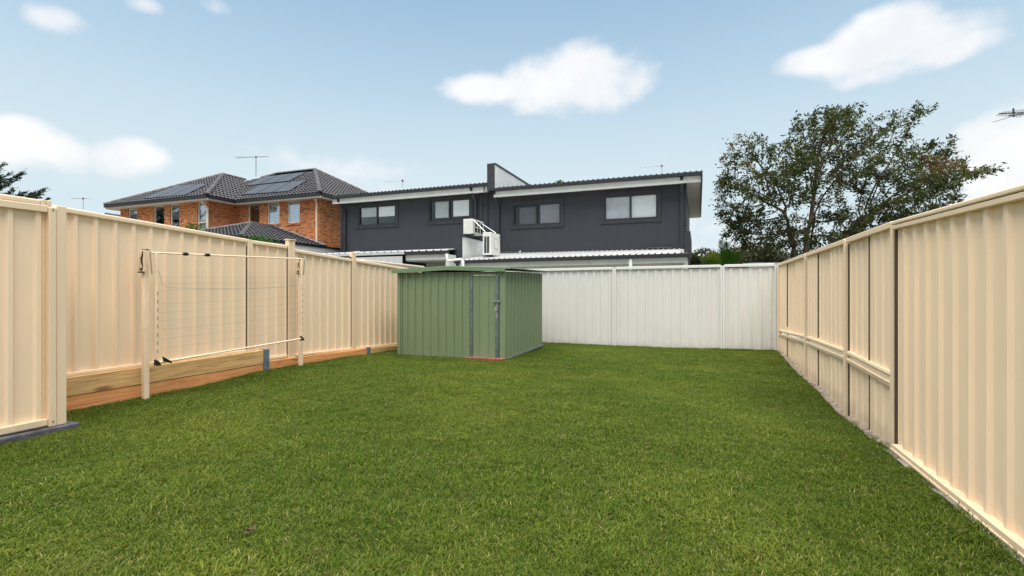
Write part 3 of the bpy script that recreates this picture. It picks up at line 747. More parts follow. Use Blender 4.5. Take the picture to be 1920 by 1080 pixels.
# lower right wing
YW = 15.35
ZRg = 2.33
mb = MB(); sheet(mb, (-7.85, YW-.02, ZRg+.02), (-.28, YW-.02, ZRg+.06), (-7.85, YD, 2.80), (-.45, YD, 2.78), (0, 0, 1), .19, RPROF); mb.build('lower_roof', 'white_roof', dh)
mb = MB(); mb.hexa([(-8.05, YW-.12, ZRg-.10), (-.22, YW-.12, ZRg-.06), (-.22, YW, ZRg-.06), (-8.05, YW, ZRg-.10), (-8.05, YW-.12, ZRg), (-.22, YW-.12, ZRg+.04), (-.22, YW, ZRg+.04), (-8.05, YW, ZRg)]); mb.build('gutter', 'dark_gutter', dh, .006)
mb = MB(); mb.hexa([(-7.9, YW, ZRg-.26), (-.30, YW, ZRg-.22), (-.30, YW+.04, ZRg-.22), (-7.9, YW+.04, ZRg-.26), (-7.9, YW, ZRg-.05), (-.30, YW, ZRg-.01), (-.30, YW+.04, ZRg-.01), (-7.9, YW+.04, ZRg-.05)]); mb.build('fascia', 'fascia_white', dh)
MB().box(-7.9, -.42, YW+.55, YD, -.4, ZRg+.0).build('lower_wall', 'white_render', dh)
MB().box(-7.9, -.30, YW+.041, YW+.55, ZRg-.20, ZRg-.16).build('soffit', 'soffit_grey', dh)
MB().box(-.40, -.22, YW+.06, YD+.2, 2.42, 3.05).build('side_fin', 'dark_trim', dh)
MB().box(-.42, -.30, YW+.06, YW+.5, -.4, ZRg-.2).build('side_wall', 'white_render', dh)
mb = MB(); xdp = on_y(1183, 490, YW).x; mb.box(xdp-.045, xdp+.045, YW-.09, YW-.0, 1.9, ZRg-.08); mb.build('downpipe', 'pipe_white', dh)
# party wall between the lower wings
mb = MB(); mb.box(-8.32, -8.03, 15.9, YD, 1.2, 3.24); mb.build('party_wall', 'white_render', dh)
MB().box(-8.35, -8.0, 15.86, YD-.05, 3.242, 3.32).build('wall_cap', 'dark_trim', dh)
MB().box(-8.36, -8.04, 15.84, 15.895, 1.2, 3.24).build('wall_end', 'dark_clad', dh)
MB().quad((-8.33, YD, 1.2), (-8.33, 15.9, 1.2), (-8.33, 15.9, 3.24), (-8.33, YD, 3.24)).build('wall_side', 'dark_clad', dh)
# lower left wing
mb = MB(); sheet(mb, (-15.1, 15.2, 2.70), (-8.25, 15.2, 2.70), (-15.1, YD, 3.05), (-8.35, YD, 3.05), (0, 0, 1), .3, [(0, 0), (.22, 0), (.245, .04), (.275, .04), (.3, 0)]); mb.build('lower_roof', 'white_roof', dh)
MB().box(-10.0, -8.2, 15.1, 15.2, 2.57, 2.68).build('gutter', 'dark_gutter', dh, .006)
MB().box(-10.0, -8.24, 15.202, 15.25, 2.38, 2.62).build('fascia', 'fascia_white', dh)
MB().box(-15.1, -10.02, 15.12, 15.2, 2.60, 2.685).build('gutter', 'white_roof', dh)
MB().box(-10.0, -8.36, 15.25, 16.6, 2.34, 2.38).build('soffit', 'soffit_grey', dh)
MB().box(-10.0, -8.36, 16.6, 16.68, -.4, 2.5).build('lower_wall', 'soffit_grey', dh)
MB().box(-9.98, -8.37, 15.6, 15.66, 1.98, 2.12).build('beam', 'soffit_grey', dh)
MB().box(-8.36, -8.2, 15.22, 15.7, -.4, 2.55).build('end_post', 'fascia_white', dh)
mb = MB(); sheet(mb, (-15.1, 14.98, -.4), (-10.0, 14.98, -.4), (-15.1, 14.98, 2.52), (-10.0, 14.98, 2.52), NY, .3, [(0, 0), (.2, 0), (.225, .03), (.275, .03), (.3, 0)]); mb.build('screen_wall', 'white_roof', dh)
mb = MB(); e0 = on_y(838, 476, 15.0); e1 = on_y(868, 487, 15.0)
mb.tube([e0, e0+Vector((0, 0, -.18)), e0+Vector((.06, 0, -.25)), e1+Vector((-.06, 0, .02)), e1+Vector((0, 0, -.05)), e1+Vector((0, 0, -1))], .045, 8); mb.smooth = True; mb.build('downpipe', 'pipe_white', dh)
mb = MB(); xq = on_y(868, 490, 15.2).x; mb.box(xq-.05, xq+.05, 15.14, 15.22, 1.4, 2.3); mb.build('downpipe', 'pipe_white', dh)

# boundary wall, white, left of the duplex
bw = thing('boundary_wall', 'low white rendered wall with dark coping below the brick house corner', 'wall', (-16.6, 18, -.4))
MB().box(-16.9, -16.7, 12.5, 20.0, -.4, 3.30).build('wall', 'white_render', bw)
MB().box(-16.98, -16.66, 12.4, 20.1, 3.302, 3.39).build('coping', 'dark_gutter', bw)
aw = MB(); pa = [on_x(668, 489, -7.2), on_x(735, 497, -7.2)]
aw.hexa([(-7.9, pa[0].y, 1.93), (-7.0, pa[0].y, 1.93), (-7.0, pa[0].y+2.6, 1.90), (-7.9, pa[0].y+2.6, 1.90), (-7.9, pa[0].y, 1.99), (-7.0, pa[0].y, 1.97), (-7.0, pa[0].y+2.6, 1.94), (-7.9, pa[0].y+2.6, 1.96)])
tag(aw.build('awning_roof', 'cream_awning', None, .01), 'flat cream awning roof just showing over the left fence near the shed', 'awning')

# air conditioners
def aircon(name, label, x0, x1, y0, y1, z0, z1, bars):
    t_ = thing(name, label, 'air conditioner', ((x0+x1)/2, (y0+y1)/2, z0), 'outdoor units of the duplex')
    MB().box(x0, x1, y0, y1, z0+.05, z1).build('casing', 'ac_white', t_, .015)
    for yy in (y0+.08, y1-.14): MB().box(x0-.02, x1+.02, yy, yy+.06, z0, z0+.048).build('foot', 'ac_dark', t_)
    if not bars:
        w_ = x1-x0
        n_ = 14
        for c_ in range(2):
            for k in range(n_):
                za = z0+.12+(z1-z0-.26)*k/n_; xa = x0+.06+c_*(w_-.12)*.52
                MB().box(xa, xa+(w_-.12)*.42, y0-.006, y0+.004, za, za+.035).build('vent_slot', 'ac_dark', t_)
        l = y1-y0
        mb = MB(); mb.box(x1-.001, x1+.01, y0+l*.30, y0+l*.78, z0+.27, z1-.17); mb.build('side_cover', 'ac_shade', t_, .004)
        mb = MB(); mb.box(x1+.0102, x1+.02, y0+l*.36, y0+l*.72, z0+.31, z1-.25); mb.build('handle_recess', 'ac_white', t_, .004)
        mb = MB(); mb.box(x1-.001, x1+.004, y0+l*.86, y0+l*.95, z1-.15, z1-.07); mb.build('badge', 'logo_blue', t_)
        for zz in (z1-.26, z1-.34): MB().box(x1-.001, x1+.004, y0+l*.86, y0+l*.92, zz, zz+.025).build('valve', 'ac_dark', t_)
    else:
        mb = MB(); mb.box(x1-.001, x1+.008, y0+.12, y1-.03, z0+.10, z1-.05); mb.build('coil', 'ac_dark', t_)
        mb = MB()
        for q in (0, .33, .66, 1): yy = lerp(y0+.13, y1-.05, q); mb.box(x1+.0085, x1+.025, yy, yy+.02, z0+.10, z1-.05)
        for zz in (z0+.1, (z0+z1)/2, z1-.06): mb.box(x1+.0255, x1+.035, y0+.12, y1-.03, zz, zz+.02)
        mb.build('guard', 'ac_white', t_)
    return t_
ac1 = aircon('air_conditioner', 'white air conditioner with an open coil guard, standing on the wall cap', -8.16, -7.78, 16.2, 17.15, 3.322, 3.93, True)
ac2a = on_y(905, 427, 15.9); ac2b = on_y(905, 476, 15.9)
ac2 = aircon('air_conditioner', 'large white air conditioner with slotted end grille, standing on the lower roof', ac2a.x, ac2a.x+.33, 15.9, 16.75, 2.50, 3.36, False)
mb = MB(); mb.tube([(-7.80, 16.3, 3.9), (ac2a.x+.06, 15.98, 3.40), (ac2a.x+.06, 15.98, 3.36)], .016, 6); mb.tube([(-7.80, 17.0, 3.86), (ac2a.x+.28, 16.4, 3.40), (ac2a.x+.28, 16.4, 3.36)], .014, 6); mb.tube([(-7.80, 16.3, 3.9), (-7.80, 17.0, 3.86)], .014, 6)
tag(mb.build('support_frame', 'pipe_white'), 'white tube frame bracing between the two air conditioners', 'frame')

# ------------------------------------------------------------------ antennas
def antenna(label, base, h, boom_dir, blen, n_el, ellen, mat, r=.012, fwd=.5, tilt=0):
    t_ = thing('antenna', label, 'antenna', base, 'television antennas on the roofs')
    base = Vector(base); top = base+Vector((0, 0, h)); d = Vector(boom_dir).normalized(); s_ = d.cross(Vector((0, 0, 1))).normalized()
    MB().tube([base, top+Vector((0, 0, .05))], r*1.3, 6).build('mast', mat, t_)
    a = top-d*blen*(1-fwd); b_ = top+d*blen*fwd+Vector((0, 0, tilt))
    MB().tube([a, b_], r, 6).build('boom', mat, t_)
    for k in range(n_el):
        q = k/(n_el-1); p = a.lerp(b_, q); l = ellen*(1-.5*q)
        MB().tube([p-s_*l/2, p+s_*l/2], r*.55, 5).build('element', mat, t_)
    MB().box(top.x-.03, top.x+.03, top.y-.03, top.y+.03, top.z-.05, top.z+.05).build('clamp', 'black_plastic', t_)
    return t_

# ------------------------------------------------------------------ brick house
bh = thing('brick_house', 'two storey orange brick house with dark tiled hip roof and solar panels', 'house', (-23, 20, -.4))
YR, YWG, XC, XS = 19.0, 17.45, -23.13, -17.5                # recessed front, wing front, wing side, right side
XWL = -30.1


def wallgrid(plane, c, u0, u1, z0, z1, holes, nm, mat, parent, rev=.09, sgn=1):
    """wall with real window openings; plane 'y': at Y=c facing -Y, plane 'x': at X=c facing +X"""
    mb = MB(); us = sorted({u0, u1, *[v for h_ in holes for v in h_[:2]]}); zs = sorted({z0, z1, *[v for h_ in holes for v in h_[2:]]})
    P = (lambda u, z, d=0: (u, c+d, z)) if plane == 'y' else (lambda u, z, d=0: (c-d, u, z))
    for a, b_ in zip(us, us[1:]):
        for e, f in zip(zs, zs[1:]):
            if any(h_[0] <= a and b_ <= h_[1] and h_[2] <= e and f <= h_[3] for h_ in holes): continue
            mb.quad(P(a, e), P(b_, e), P(b_, f), P(a, f))
    for (a, b_, e, f) in holes:
        mb.quad(P(a, e), P(a, f), P(a, f, rev), P(a, e, rev)); mb.quad(P(b_, f), P(b_, e), P(b_, e, rev), P(b_, f, rev)); mb.quad(P(a, f), P(b_, f), P(b_, f, rev), P(a, f, rev)); mb.quad(P(b_, e), P(a, e), P(a, e, rev), P(b_, e, rev))
    return mb.build(nm, mat, parent)


def bwin(y, px0, py0, px1, py1, blind, transom=False):
    a, b_ = on_y(px0, py0, y), on_y(px1, py1, y); return (a.x, b_.x, b_.z, a.z, blind, transom)
WA = [bwin(YWG, 240, 392, 257, 432, 'blind_grey'), bwin(YWG, 288, 386, 308, 424, None), bwin(YWG, 319, 383, 336, 426, 'blind_grey'), bwin(YWG, 370, 380, 387, 436, 'blind_white', True)]
WB = [bwin(YR, 465, 380, 486, 421, None), bwin(YR, 501, 378, 524, 419, 'blind_white'), bwin(YR, 538, 375, 562, 417, 'blind_white')]
wallgrid('y', YWG, XWL, XC, -.4, 5.85, [h_[:4] for h_ in WA], 'wall', 'orange_brick', bh)
wallgrid('x', XC, YWG, YR, -.4, 5.85, [], 'wall', 'orange_brick', bh)
wallgrid('y', YR, XC, XS, -.4, 5.85, [h_[:4] for h_ in WB], 'wall', 'orange_brick', bh)
wallgrid('x', XS, YR, YR+8.5, -.4, 5.85, [], 'wall', 'orange_brick', bh)
mb = MB(); mb.quad((XWL, YR+8.5, -.4), (XWL, YWG, -.4), (XWL, YWG, 5.85), (XWL, YR+8.5, 5.85)); mb.quad((XS, YR+8.5, -.4), (XWL, YR+8.5, -.4), (XWL, YR+8.5, 5.85), (XS, YR+8.5, 5.85)); mb.build('wall', 'orange_brick', bh)
for (wy, lst) in ((YWG, WA), (YR, WB)):
    for (x0, x1, z0, z1, bl, trn) in lst:
        y = wy+.05; mb = MB(); f_ = .055
        mb.box(x0+.002, x1-.002, y, y+.05, z0+.002, z0+f_); mb.box(x0+.002, x1-.002, y, y+.05, z1-f_, z1-.002); mb.box(x0+.002, x0+f_, y, y+.05, z0+f_, z1-f_); mb.box(x1-f_, x1-.002, y, y+.05, z0+f_, z1-f_)
        if trn: mb.box(x0+f_, x1-f_, y+.003, y+.047, lerp(z0, z1, .33), lerp(z0, z1, .33)+.06)
        wn = mb.build('window', 'window_cream', bh)
        MB().box(x0+f_, x1-f_, y+.02, y+.026, z0+f_, z1-f_).build('pane', 'window_glass', wn)
        mb = MB()
        if bl:
            n_ = 14; zt = z1-f_; zb = z0+f_ if bl == 'blind_white' else lerp(z0, z1, .35)
            for k in range(n_):
                za, zc = lerp(zb, zt, k/n_), lerp(zb, zt, (k+.86)/n_); mb.quad((x0+f_, y+.075, za), (x1-f_, y+.075, za), (x1-f_, y+.10, zc), (x0+f_, y+.10, zc))
            mb.build('blind', bl, wn)
        MB().box(x0, x1, y+.35, y+.4, z0, z1).build('room_recess', 'dark_room', wn)
        MB().box(x0-.05, x1+.05, wy-.05, wy+.04, z0-.11, z0-.003).build('sill', 'orange_brick', bh)
# eaves: soffit, fascia gutter
ZE = 5.98; TP = .56
ex0, ex1, exr = XWL-.5, XC+.5, XS+.5; ey0, ey1 = YWG-.5, YR-.5
sof = MB()
sof.box(ex0+.05, ex1-.03, ey0+.05, YR+8.9, 5.80, 5.85); sof.box(ex1-.029, exr-.05, ey1+.05, YR+8.9, 5.80, 5.85); sof.build('soffit', 'window_cream', bh)
for a, b_ in (((ex0, ey0), (ex1, ey0)), ((ex1, ey0+.06), (ex1, ey1)), ((ex1+.06, ey1), (exr, ey1)), ((exr, ey1+.06), (exr, YR+9)), ((ex0, ey0+.06), (ex0, YR+9))):
    MB().bar((*a, ZE-.06), (*b_, ZE-.06), .10, .13).build('gutter', 'dark_gutter', bh, .01)
    d = Vector((b_[0]-a[0], b_[1]-a[1], 0)).normalized(); nrm_ = Vector((d.y, -d.x, 0)); inw = -nrm_ if a[0] != ex0 or a[1] == ey0 else nrm_
    MB().bar(Vector((*a, 5.82))+inw*.06, Vector((*b_, 5.82))+inw*.06, .03, .10).build('fascia', 'window_cream', bh)
mb = MB(); mb.tube([(XS+.02, YR-.3, 5.78), (XS-.12, YR-.06, 5.55), (XS-.12, YR-.06, 3.35)], .05, 8); mb.build('downpipe', 'cream_paint', bh)
mb = MB(); mb.tube([(XC-.05, YWG-.4, 5.78), (XC-.03, YWG-.06, 5.45), (XC-.03, YWG-.06, 2)], .05, 8); mb.build('downpipe', 'cream_paint', bh)
# tiles
TW, TH = .215, .35
def tile_bm():
    b = bmesh.new(); prof = [(0, .014), (.03, .040), (.06, .052), (.09, .040), (.12, .012), (.155, .0), (.19, .002), (.22, .016)]
    r0 = [b.verts.new((x, -.02, z+.052)) for x, z in prof]; r1 = [b.verts.new((x, TH+.01, z-.004)) for x, z in prof]; r2 = [b.verts.new((x, -.018, z-.01)) for x, z in prof]
    for i in range(len(prof)-1): b.faces.new((r0[i], r0[i+1], r1[i+1], r1[i])); b.faces.new((r2[i], r2[i+1], r0[i+1], r0[i]))
    return b
tile_me = bpy.data.meshes.new('tile'); _b = tile_bm(); _b.to_mesh(tile_me); _b.free(); tile_me.materials.append(M['roof_tile'])
ALL = {}


def tiled_face(house, poly, key):
    """poly: 3D points counter-clockwise from outside, the first edge being the eave"""
    P = [Vector(p) for p in poly]; e = (P[1]-P[0]).normalized()
    nrm_ = Vector((0, 0, 0))
    for i in range(len(P)): nrm_ += P[i].cross(P[(i+1) % len(P)])
    nrm_.normalize(); up = nrm_.cross(e)
    q = [((p-P[0]).dot(e), (p-P[0]).dot(up)) for p in P]
    MBs = MB(); MBs.quad(*[p-nrm_*.02 for p in P]); MBs.build('roof_deck', 'roof_tile', house)
    mat4 = Matrix((( e.x, up.x, nrm_.x, P[0].x), (e.y, up.y, nrm_.y, P[0].y), (e.z, up.z, nrm_.z, P[0].z), (0, 0, 0, 1)))
    lines = []
    for i in range(len(q)):
        a, b_ = q[i], q[(i+1) % len(q)]; dx, dy = b_[0]-a[0], b_[1]-a[1]; l = math.hypot(dx, dy); lines.append((a, (-dy/l, dx/l)))   # inward normal
    umin, umax = min(p[0] for p in q), max(p[0] for p in q); vmax = max(p[1] for p in q)
    j = 0
    while j*TH < vmax:
        i = math.floor(umin/TW)
        while i*TW < umax:
            u0, v0 = i*TW, j*TH
            cs = [(u0, v0), (u0+TW, v0), (u0, v0+TH), (u0+TW, v0+TH)]
            ds = [[(c_[0]-a[0])*n_[0]+(c_[1]-a[1])*n_[1] for c_ in cs] for a, n_ in lines]
            if all(max(d) > .02 for d in ds):
                cut = [k for k in range(1, len(lines)) if min(ds[k]) < -.005]
                ALL.setdefault(key, []).append((mat4 @ Matrix.Translation((u0, v0, 0)), [((lines[k][0][0]-u0, lines[k][0][1]-v0), lines[k][1]) for k in cut]))
            i += 1
        j += 1
    return P[0], nrm_


def flush_tiles(house, key, limit=300):
    lst = ALL[key]; c0 = Vector((0, 0, EYE)); lst.sort(key=lambda t_: (t_[0].translation-c0).length)
    rest = bmesh.new()
    for n_, (m4, cut) in enumerate(lst):
        if cut or n_ >= limit:
            b = tile_bm()
            for a, nn in cut: bmesh.ops.bisect_plane(b, geom=b.verts[:]+b.edges[:]+b.faces[:], plane_co=(a[0], a[1], 0), plane_no=(-nn[0], -nn[1], 0), clear_outer=True)
            if not b.faces: b.free(); continue
            if n_ >= limit:
                b.transform(m4); tm = bpy.data.meshes.new('tmp'); b.to_mesh(tm); rest.from_mesh(tm); bpy.data.meshes.remove(tm); b.free(); continue
            me = bpy.data.meshes.new('tile'); b.to_mesh(me); b.free(); me.materials.append(M['roof_tile'])
        else: me = tile_me
        o = bpy.data.objects.new('roof_tile', me); COL.objects.link(o); o.matrix_basis = m4 @ Matrix.Rotation(random.gauss(0, .006), 4, 'Z') @ Matrix.Rotation(random.gauss(0, .008), 4, 'X'); attach(o, house)
    if rest.faces:
        me = bpy.data.meshes.new('tiles'); rest.to_mesh(me); me.materials.append(M['roof_tile'])
        o = bpy.data.objects.new('roof_tiles', me); COL.objects.link(o); attach(o, house); o['kind'] = 'stuff'
    rest.free()


def caps(house, a, b_, mat='ridge_tile', r=.13, st=.38):
    a, b_ = Vector(a), Vector(b_); L = (b_-a).length; n_ = max(1, int(L/st)); d = (b_-a)/L; s_ = d.cross(Vector((0, 0, 1))).normalized(); u = s_.cross(d)
    for i in range(n_):
        mb = MB(); k = 0; q0, q1 = a+d*(L*i/n_-.02), a+d*(L*(i+1)/n_+.02)
        for q, rr in ((q0, r*1.06), (q1, r*.92)):
            for j in range(6):
                an = math.pi*(j/5); mb.v.append(tuple(q+s_*math.cos(an)*rr+u*(math.sin(an)*rr*.8-.01)))
        for j in range(5): mb.f.append((j, j+1, 7+j, 6+j)); mb.mi.append(0)
        mb.f.append((0, 1, 2, 3, 4, 5)); mb.mi.append(0); mb.f.append((6, 7, 8, 9, 10, 11)); mb.mi.append(0)
        mb.build('ridge_cap', mat, house)
wm = (ex0+ex1)/2; hw = (ex1-ex0)/2; wz_ = ZE+hw*TP; wap = (wm, ey0+hw, wz_)
am = 4.6; mz = ZE+am*TP; map_ = (exr-am, ey1+am, mz); mle = (map_[0]-3.1, ey1+am, mz)
ymeet = ey1+(wz_-ZE)/TP
wend = (wm, ymeet, wz_)
wfP, wfN = tiled_face(bh, [(ex0, ey0, ZE), (ex1, ey0, ZE), wap], 'main')
tiled_face(bh, [(ex1, ey0, ZE), (ex1, ey1, ZE), wend, wap], 'main')
lx = mle[0]-am
mfP, mfN = tiled_face(bh, [(ex1, ey1, ZE), (exr, ey1, ZE), map_, mle, (mle[0]-(mz-wz_)/TP*1.0, ymeet, wz_), wend], 'main')
tiled_face(bh, [(exr, ey1, ZE), (exr, ey1+2*am, ZE), map_], 'main')
mb = MB(); mb.quad((ex0, ey0, ZE), wap, (wm, ymeet+2, wz_), (ex0, ymeet+4, ZE)); mb.quad((exr, ey1+2*am, ZE), (lx, ey1+2*am, ZE), mle, map_); mb.quad((lx, ey1+2*am, ZE), (lx, ey1, ZE), mle); mb.build('roof_back', 'roof_tile', bh)
for a, b_ in (((ex0, ey0, ZE+.02), wap), ((ex1, ey0, ZE+.02), wap), (wap, wend), (map_, mle), ((exr, ey1, ZE+.02), map_), ((exr, ey1+2*am, ZE+.02), map_), (mle, (mle[0]-(mz-wz_)/TP, ymeet, wz_))): caps(bh, Vector(a)+Vector((0, 0, .03)), Vector(b_)+Vector((0, 0, .03)))
v0, v1 = Vector((ex1, ey1, ZE+.03)), Vector((*wend[:2], wz_+.03))
v1c = v0.lerp(v1, .97); MB().bar(v0, v1c, .16, .03, (0, 0, 1)).build('valley_flashing', 'antenna_pale', bh)
flush_tiles(bh, 'main')
# solar panels lying on brackets above the tiles
def panels(pxs, n_, p, nn):
    lift = p+nn*.11; c = [on_plane(x, y, lift, nn) for x, y in pxs]
    for i in range(n_):
        a, b_ = c[0].lerp(c[3], i/n_+.006), c[0].lerp(c[3], (i+1)/n_-.006); d, e = c[1].lerp(c[2], i/n_+.006), c[1].lerp(c[2], (i+1)/n_-.006)
        pn = MB().hexa([a-nn*.04, b_-nn*.04, e-nn*.04, d-nn*.04, a, b_, e, d]).build('solar_panel', 'solar_frame', bh)
        m_ = (a+b_+d+e)/4; f_ = lambda q: q.lerp(m_, .035)+nn*.003
        MB().quad(f_(a), f_(b_), f_(e), f_(d)).build('solar_cells', 'solar_glass', pn)
panels([(267, 372), (330, 348), (391, 344), (347, 365)], 3, wfP, wfN)
panels([(459, 348), (497, 331), (575, 322), (542, 339)], 3, mfP, mfN)
panels([(451, 365), (489, 347), (577, 337), (542, 358)], 3, mfP, mfN)

# garage with low tiled roof in front of the brick house
gx1, gx0, gy0, gz_, gt = -17.05, -23.8, 14.2, 3.42, .33
gar = thing('garage', 'single storey garage with dark tiled hip roof in front of the brick house', 'garage', (-20.4, 17, -.4))
gh = (gx1-gx0)/2; gm = (gx0+gx1)/2; gzt = gz_+gh*gt; gap = (gm, gy0+gh, gzt)
tiled_face(gar, [(gx1, gy0, gz_), (gx1, YR, gz_), (gm, YR, gzt), gap], 'gar')
tiled_face(gar, [(gx0, gy0, gz_), (gx1, gy0, gz_), gap], 'gar')
MB().quad((gx0, YR, gz_), (gx0, gy0, gz_), gap, (gm, YR, gzt)).build('roof_back', 'roof_tile', gar)
flush_tiles(gar, 'gar')
up3 = Vector((0, 0, .03))
for a, b_ in (((gx1, gy0, gz_), gap), ((gx0, gy0, gz_), gap), (gap, (gm, YR, gzt))): caps(gar, Vector(a)+up3, Vector(b_)+up3)
MB().bar((gx1-.02, YR-.05, gz_+.06), (gm, YR-.05, gzt+.06), .16, .10).build('lead_flashing', 'lead_grey', gar, .01)
MB().box(gx1-.03, gx1+.09, gy0-.06, YR+1.2, gz_-.13, gz_+.0).build('gutter', 'dark_gutter', gar)
MB().box(gx0, gx1-.031, gy0-.1, gy0+.02, gz_-.13, gz_+.0).build('gutter', 'dark_gutter', gar)
MB().box(gx0+.4, gx1-.3, gy0+.5, YR-.02, -.4, gz_-.02).build('wall', 'white_render', gar)

antenna('dark television antenna with a long boom above the brick house ridge', at_d(480, 331, 31), 1.25, (CY, SY, .03), 2.0, 9, .5, 'antenna_metal', .014, .38)
antenna('small grey television antenna over the far house left of the brick roof', at_d(156, 392, 30), .65, (CY, SY, -.02), 1.2, 6, .4, 'antenna_pale', .012, .4)
antenna('pale thin television antenna above the left duplex roof', at_d(755, 352, 26), .38, (CY, SY, .06), 1.1, 6, .3, 'antenna_pale', .010, .15)
antenna('pale thin television antenna above the right duplex roof', at_d(1241, 330, 24), .50, (CY, SY, .06), 1.2, 6, .3, 'antenna_pale', .010, .12)
am_ = at_d(1962, 210, 11)
ant = thing('antenna', 'dark television antenna with long angled booms entering at the right edge above the tall fence', 'antenna', (am_.x, am_.y, -.4), 'television antennas on the roofs')
MB().tube([(am_.x, am_.y, -.4), (am_.x, am_.y, am_.z+.15)], .02, 8).build('mast', 'antenna_metal', ant)
q0, q1 = at_d(1873, 213, 11.1), at_d(1975, 209, 10.9); MB().tube([q0, q1], .014, 6).build('boom', 'antenna_metal', ant)
q2, q3 = at_d(1892, 217, 11.0), at_d(1980, 205, 10.8); MB().tube([q2, q3], .016, 6).build('boom', 'antenna_metal', ant)
MB().tube([at_d(1862, 229, 10.7), at_d(1905, 216, 11)], .006, 5).build('element', 'antenna_metal', ant)
MB().tube([at_d(1900, 203, 11), at_d(1901, 219, 11)], .018, 6).build('reflector', 'antenna_metal', ant)
for k in range(10):
    p = q0.lerp(q1, .03+k*.06); l = .22+.03*k; e_ = Vector((-SY, CY, -.12)).normalized()*l/2
    MB().tube([p-e_, p+e_], .006, 5).build('element', 'antenna_metal', ant)
# far house at the left edge, only its roof tip shows
fh = thing('far_house', 'dark tiled roof tip of a far house between the left fence and the brick house', 'house', at_d(200, 420, 42))
c0 = at_d(198, 399, 42); c1 = at_d(150, 425, 42); c2 = at_d(330, 440, 42)
mb = MB(); k0 = Vector((0, 6, 0)); mb.quad(c1, c2, c0); mb.quad(c2, c2+k0, c0+k0, c0); mb.quad(c1+k0, c1, c0, c0+k0); mb.build('roof', 'roof_tile', fh)
mb = MB(); mb.hexa([(c1.x+.5, c1.y+.3, -.4), (c2.x-.5, c2.y+.3, -.4), (c2.x-.5, c2.y+6, -.4), (c1.x+.5, c1.y+6, -.4), (c1.x+.5, c1.y+.3, c1.z-.1), (c2.x-.5, c2.y+.3, c2.z-.1), (c2.x-.5, c2.y+6, c2.z-.1), (c1.x+.5, c1.y+6, c1.z-.1)]); mb.build('wall', 'orange_brick', fh)
# grey roof line just over the white fence at right
gr_ = thing('low_shed', 'low grey roof just above the white fence in the right corner', 'shed', at_d(1420, 494, 17))
q0, q1 = at_d(1392, 494, 17), at_d(1560, 493, 17)
mb = MB(); mb.hexa([q0+Vector((0, 0, -.1)), q1+Vector((0, 0, -.1)), q1+Vector((.6, 2, -.1)), q0+Vector((.6, 2, -.1)), q0, q1, q1+Vector((.6, 2, .12)), q0+Vector((.6, 2, .12))]); mb.build('roof', 'lead_grey', gr_)
mb = MB(); mb.hexa([(q0.x+.2, q0.y+.2, -.4), (q1.x-.2, q1.y+.2, -.4), (q1.x+.2, q1.y+1.8, -.4), (q0.x+.6, q0.y+1.8, -.4), (q0.x+.2, q0.y+.2, q0.z-.101), (q1.x-.2, q1.y+.2, q1.z-.101), (q1.x+.2, q1.y+1.8, q1.z-.101), (q0.x+.6, q0.y+1.8, q0.z-.101)]); mb.build('wall', 'white_render', gr_)


# ------------------------------------------------------------------ trees
def leaves_mesh(name, pos, dirs, L, W, mat, parent, tint):
    """each leaf a folded rhombus of 2 triangles x 2"""
    n_ = len(pos); d = dirs/np.linalg.norm(dirs, axis=1)[:, None]
    r = rng.normal(size=(n_, 3)); s_ = np.cross(d, r); s_ /= np.linalg.norm(s_, axis=1)[:, None]; nn = np.cross(s_, d)
    Ls = (L*rng.uniform(.6, 1.3, n_))[:, None]; Ws = (W*rng.uniform(.6, 1.3, n_))[:, None]
    v = np.stack([pos, pos+d*Ls*.45+s_*Ws*.5+nn*Ws*.15, pos+d*Ls, pos+d*Ls*.45-s_*Ws*.5+nn*Ws*.15], 1).reshape(-1, 3)
    f = np.arange(n_*4).reshape(-1, 4)
    me = bpy.data.meshes.new(name); me.vertices.add(n_*4); me.vertices.foreach_set('co', v.astype(np.float32).ravel())
    me.loops.add(n_*4); me.loops.foreach_set('vertex_index', f.ravel().astype(np.int32)); me.polygons.add(n_); me.polygons.foreach_set('loop_start', np.arange(0, n_*4, 4, dtype=np.int32))
    me.update(calc_edges=True); me.materials.append(M[mat])
    a = me.attributes.new('tint', 'FLOAT', 'FACE'); a.data.foreach_set('value', np.clip(tint, 0, 1).astype(np.float32))
    o = bpy.data.objects.new(name, me); COL.objects.link(o); attach(o, parent); return o


def grow(base, starts, attract, step=.28, infl=3.0, kill=.45, iters=90, par0=None):
    nodes = [np.array(p, float) for p in starts]; par = par0 or [-1]+list(range(len(starts)-1))
    A = attract.copy(); near = np.full(len(A), -1); nd = np.full(len(A), 1e9)
    def upd(i0):
        nonlocal near, nd
        N = np.array(nodes[i0:]); d = np.linalg.norm(A[:, None]-N[None], axis=2); k = d.argmin(1); m_ = d[np.arange(len(A)), k]
        b = m_ < nd; nd[b] = m_[b]; near[b] = k[b]+i0
    upd(0)
    for it in range(iters):
        sel = nd < infl
        if not sel.any():
            sel = nd < nd.min()+.3
        i0 = len(nodes); acc = {}
        for a, k in zip(A[sel], near[sel]):
            v = a-nodes[k]; acc.setdefault(int(k), []).append(v/np.linalg.norm(v))
        for k, vs in acc.items():
            v = np.sum(vs, 0)+rng.normal(size=3)*.25; l = np.linalg.norm(v)
            if l < 1e-6: continue
            nodes.append(nodes[k]+v/l*step); par.append(k)
        if len(nodes) == i0: break
        upd(i0); keep = nd > kill; A, near, nd = A[keep], near[keep], nd[keep]
        if len(A) == 0: break
    return np.array(nodes), np.array(par)


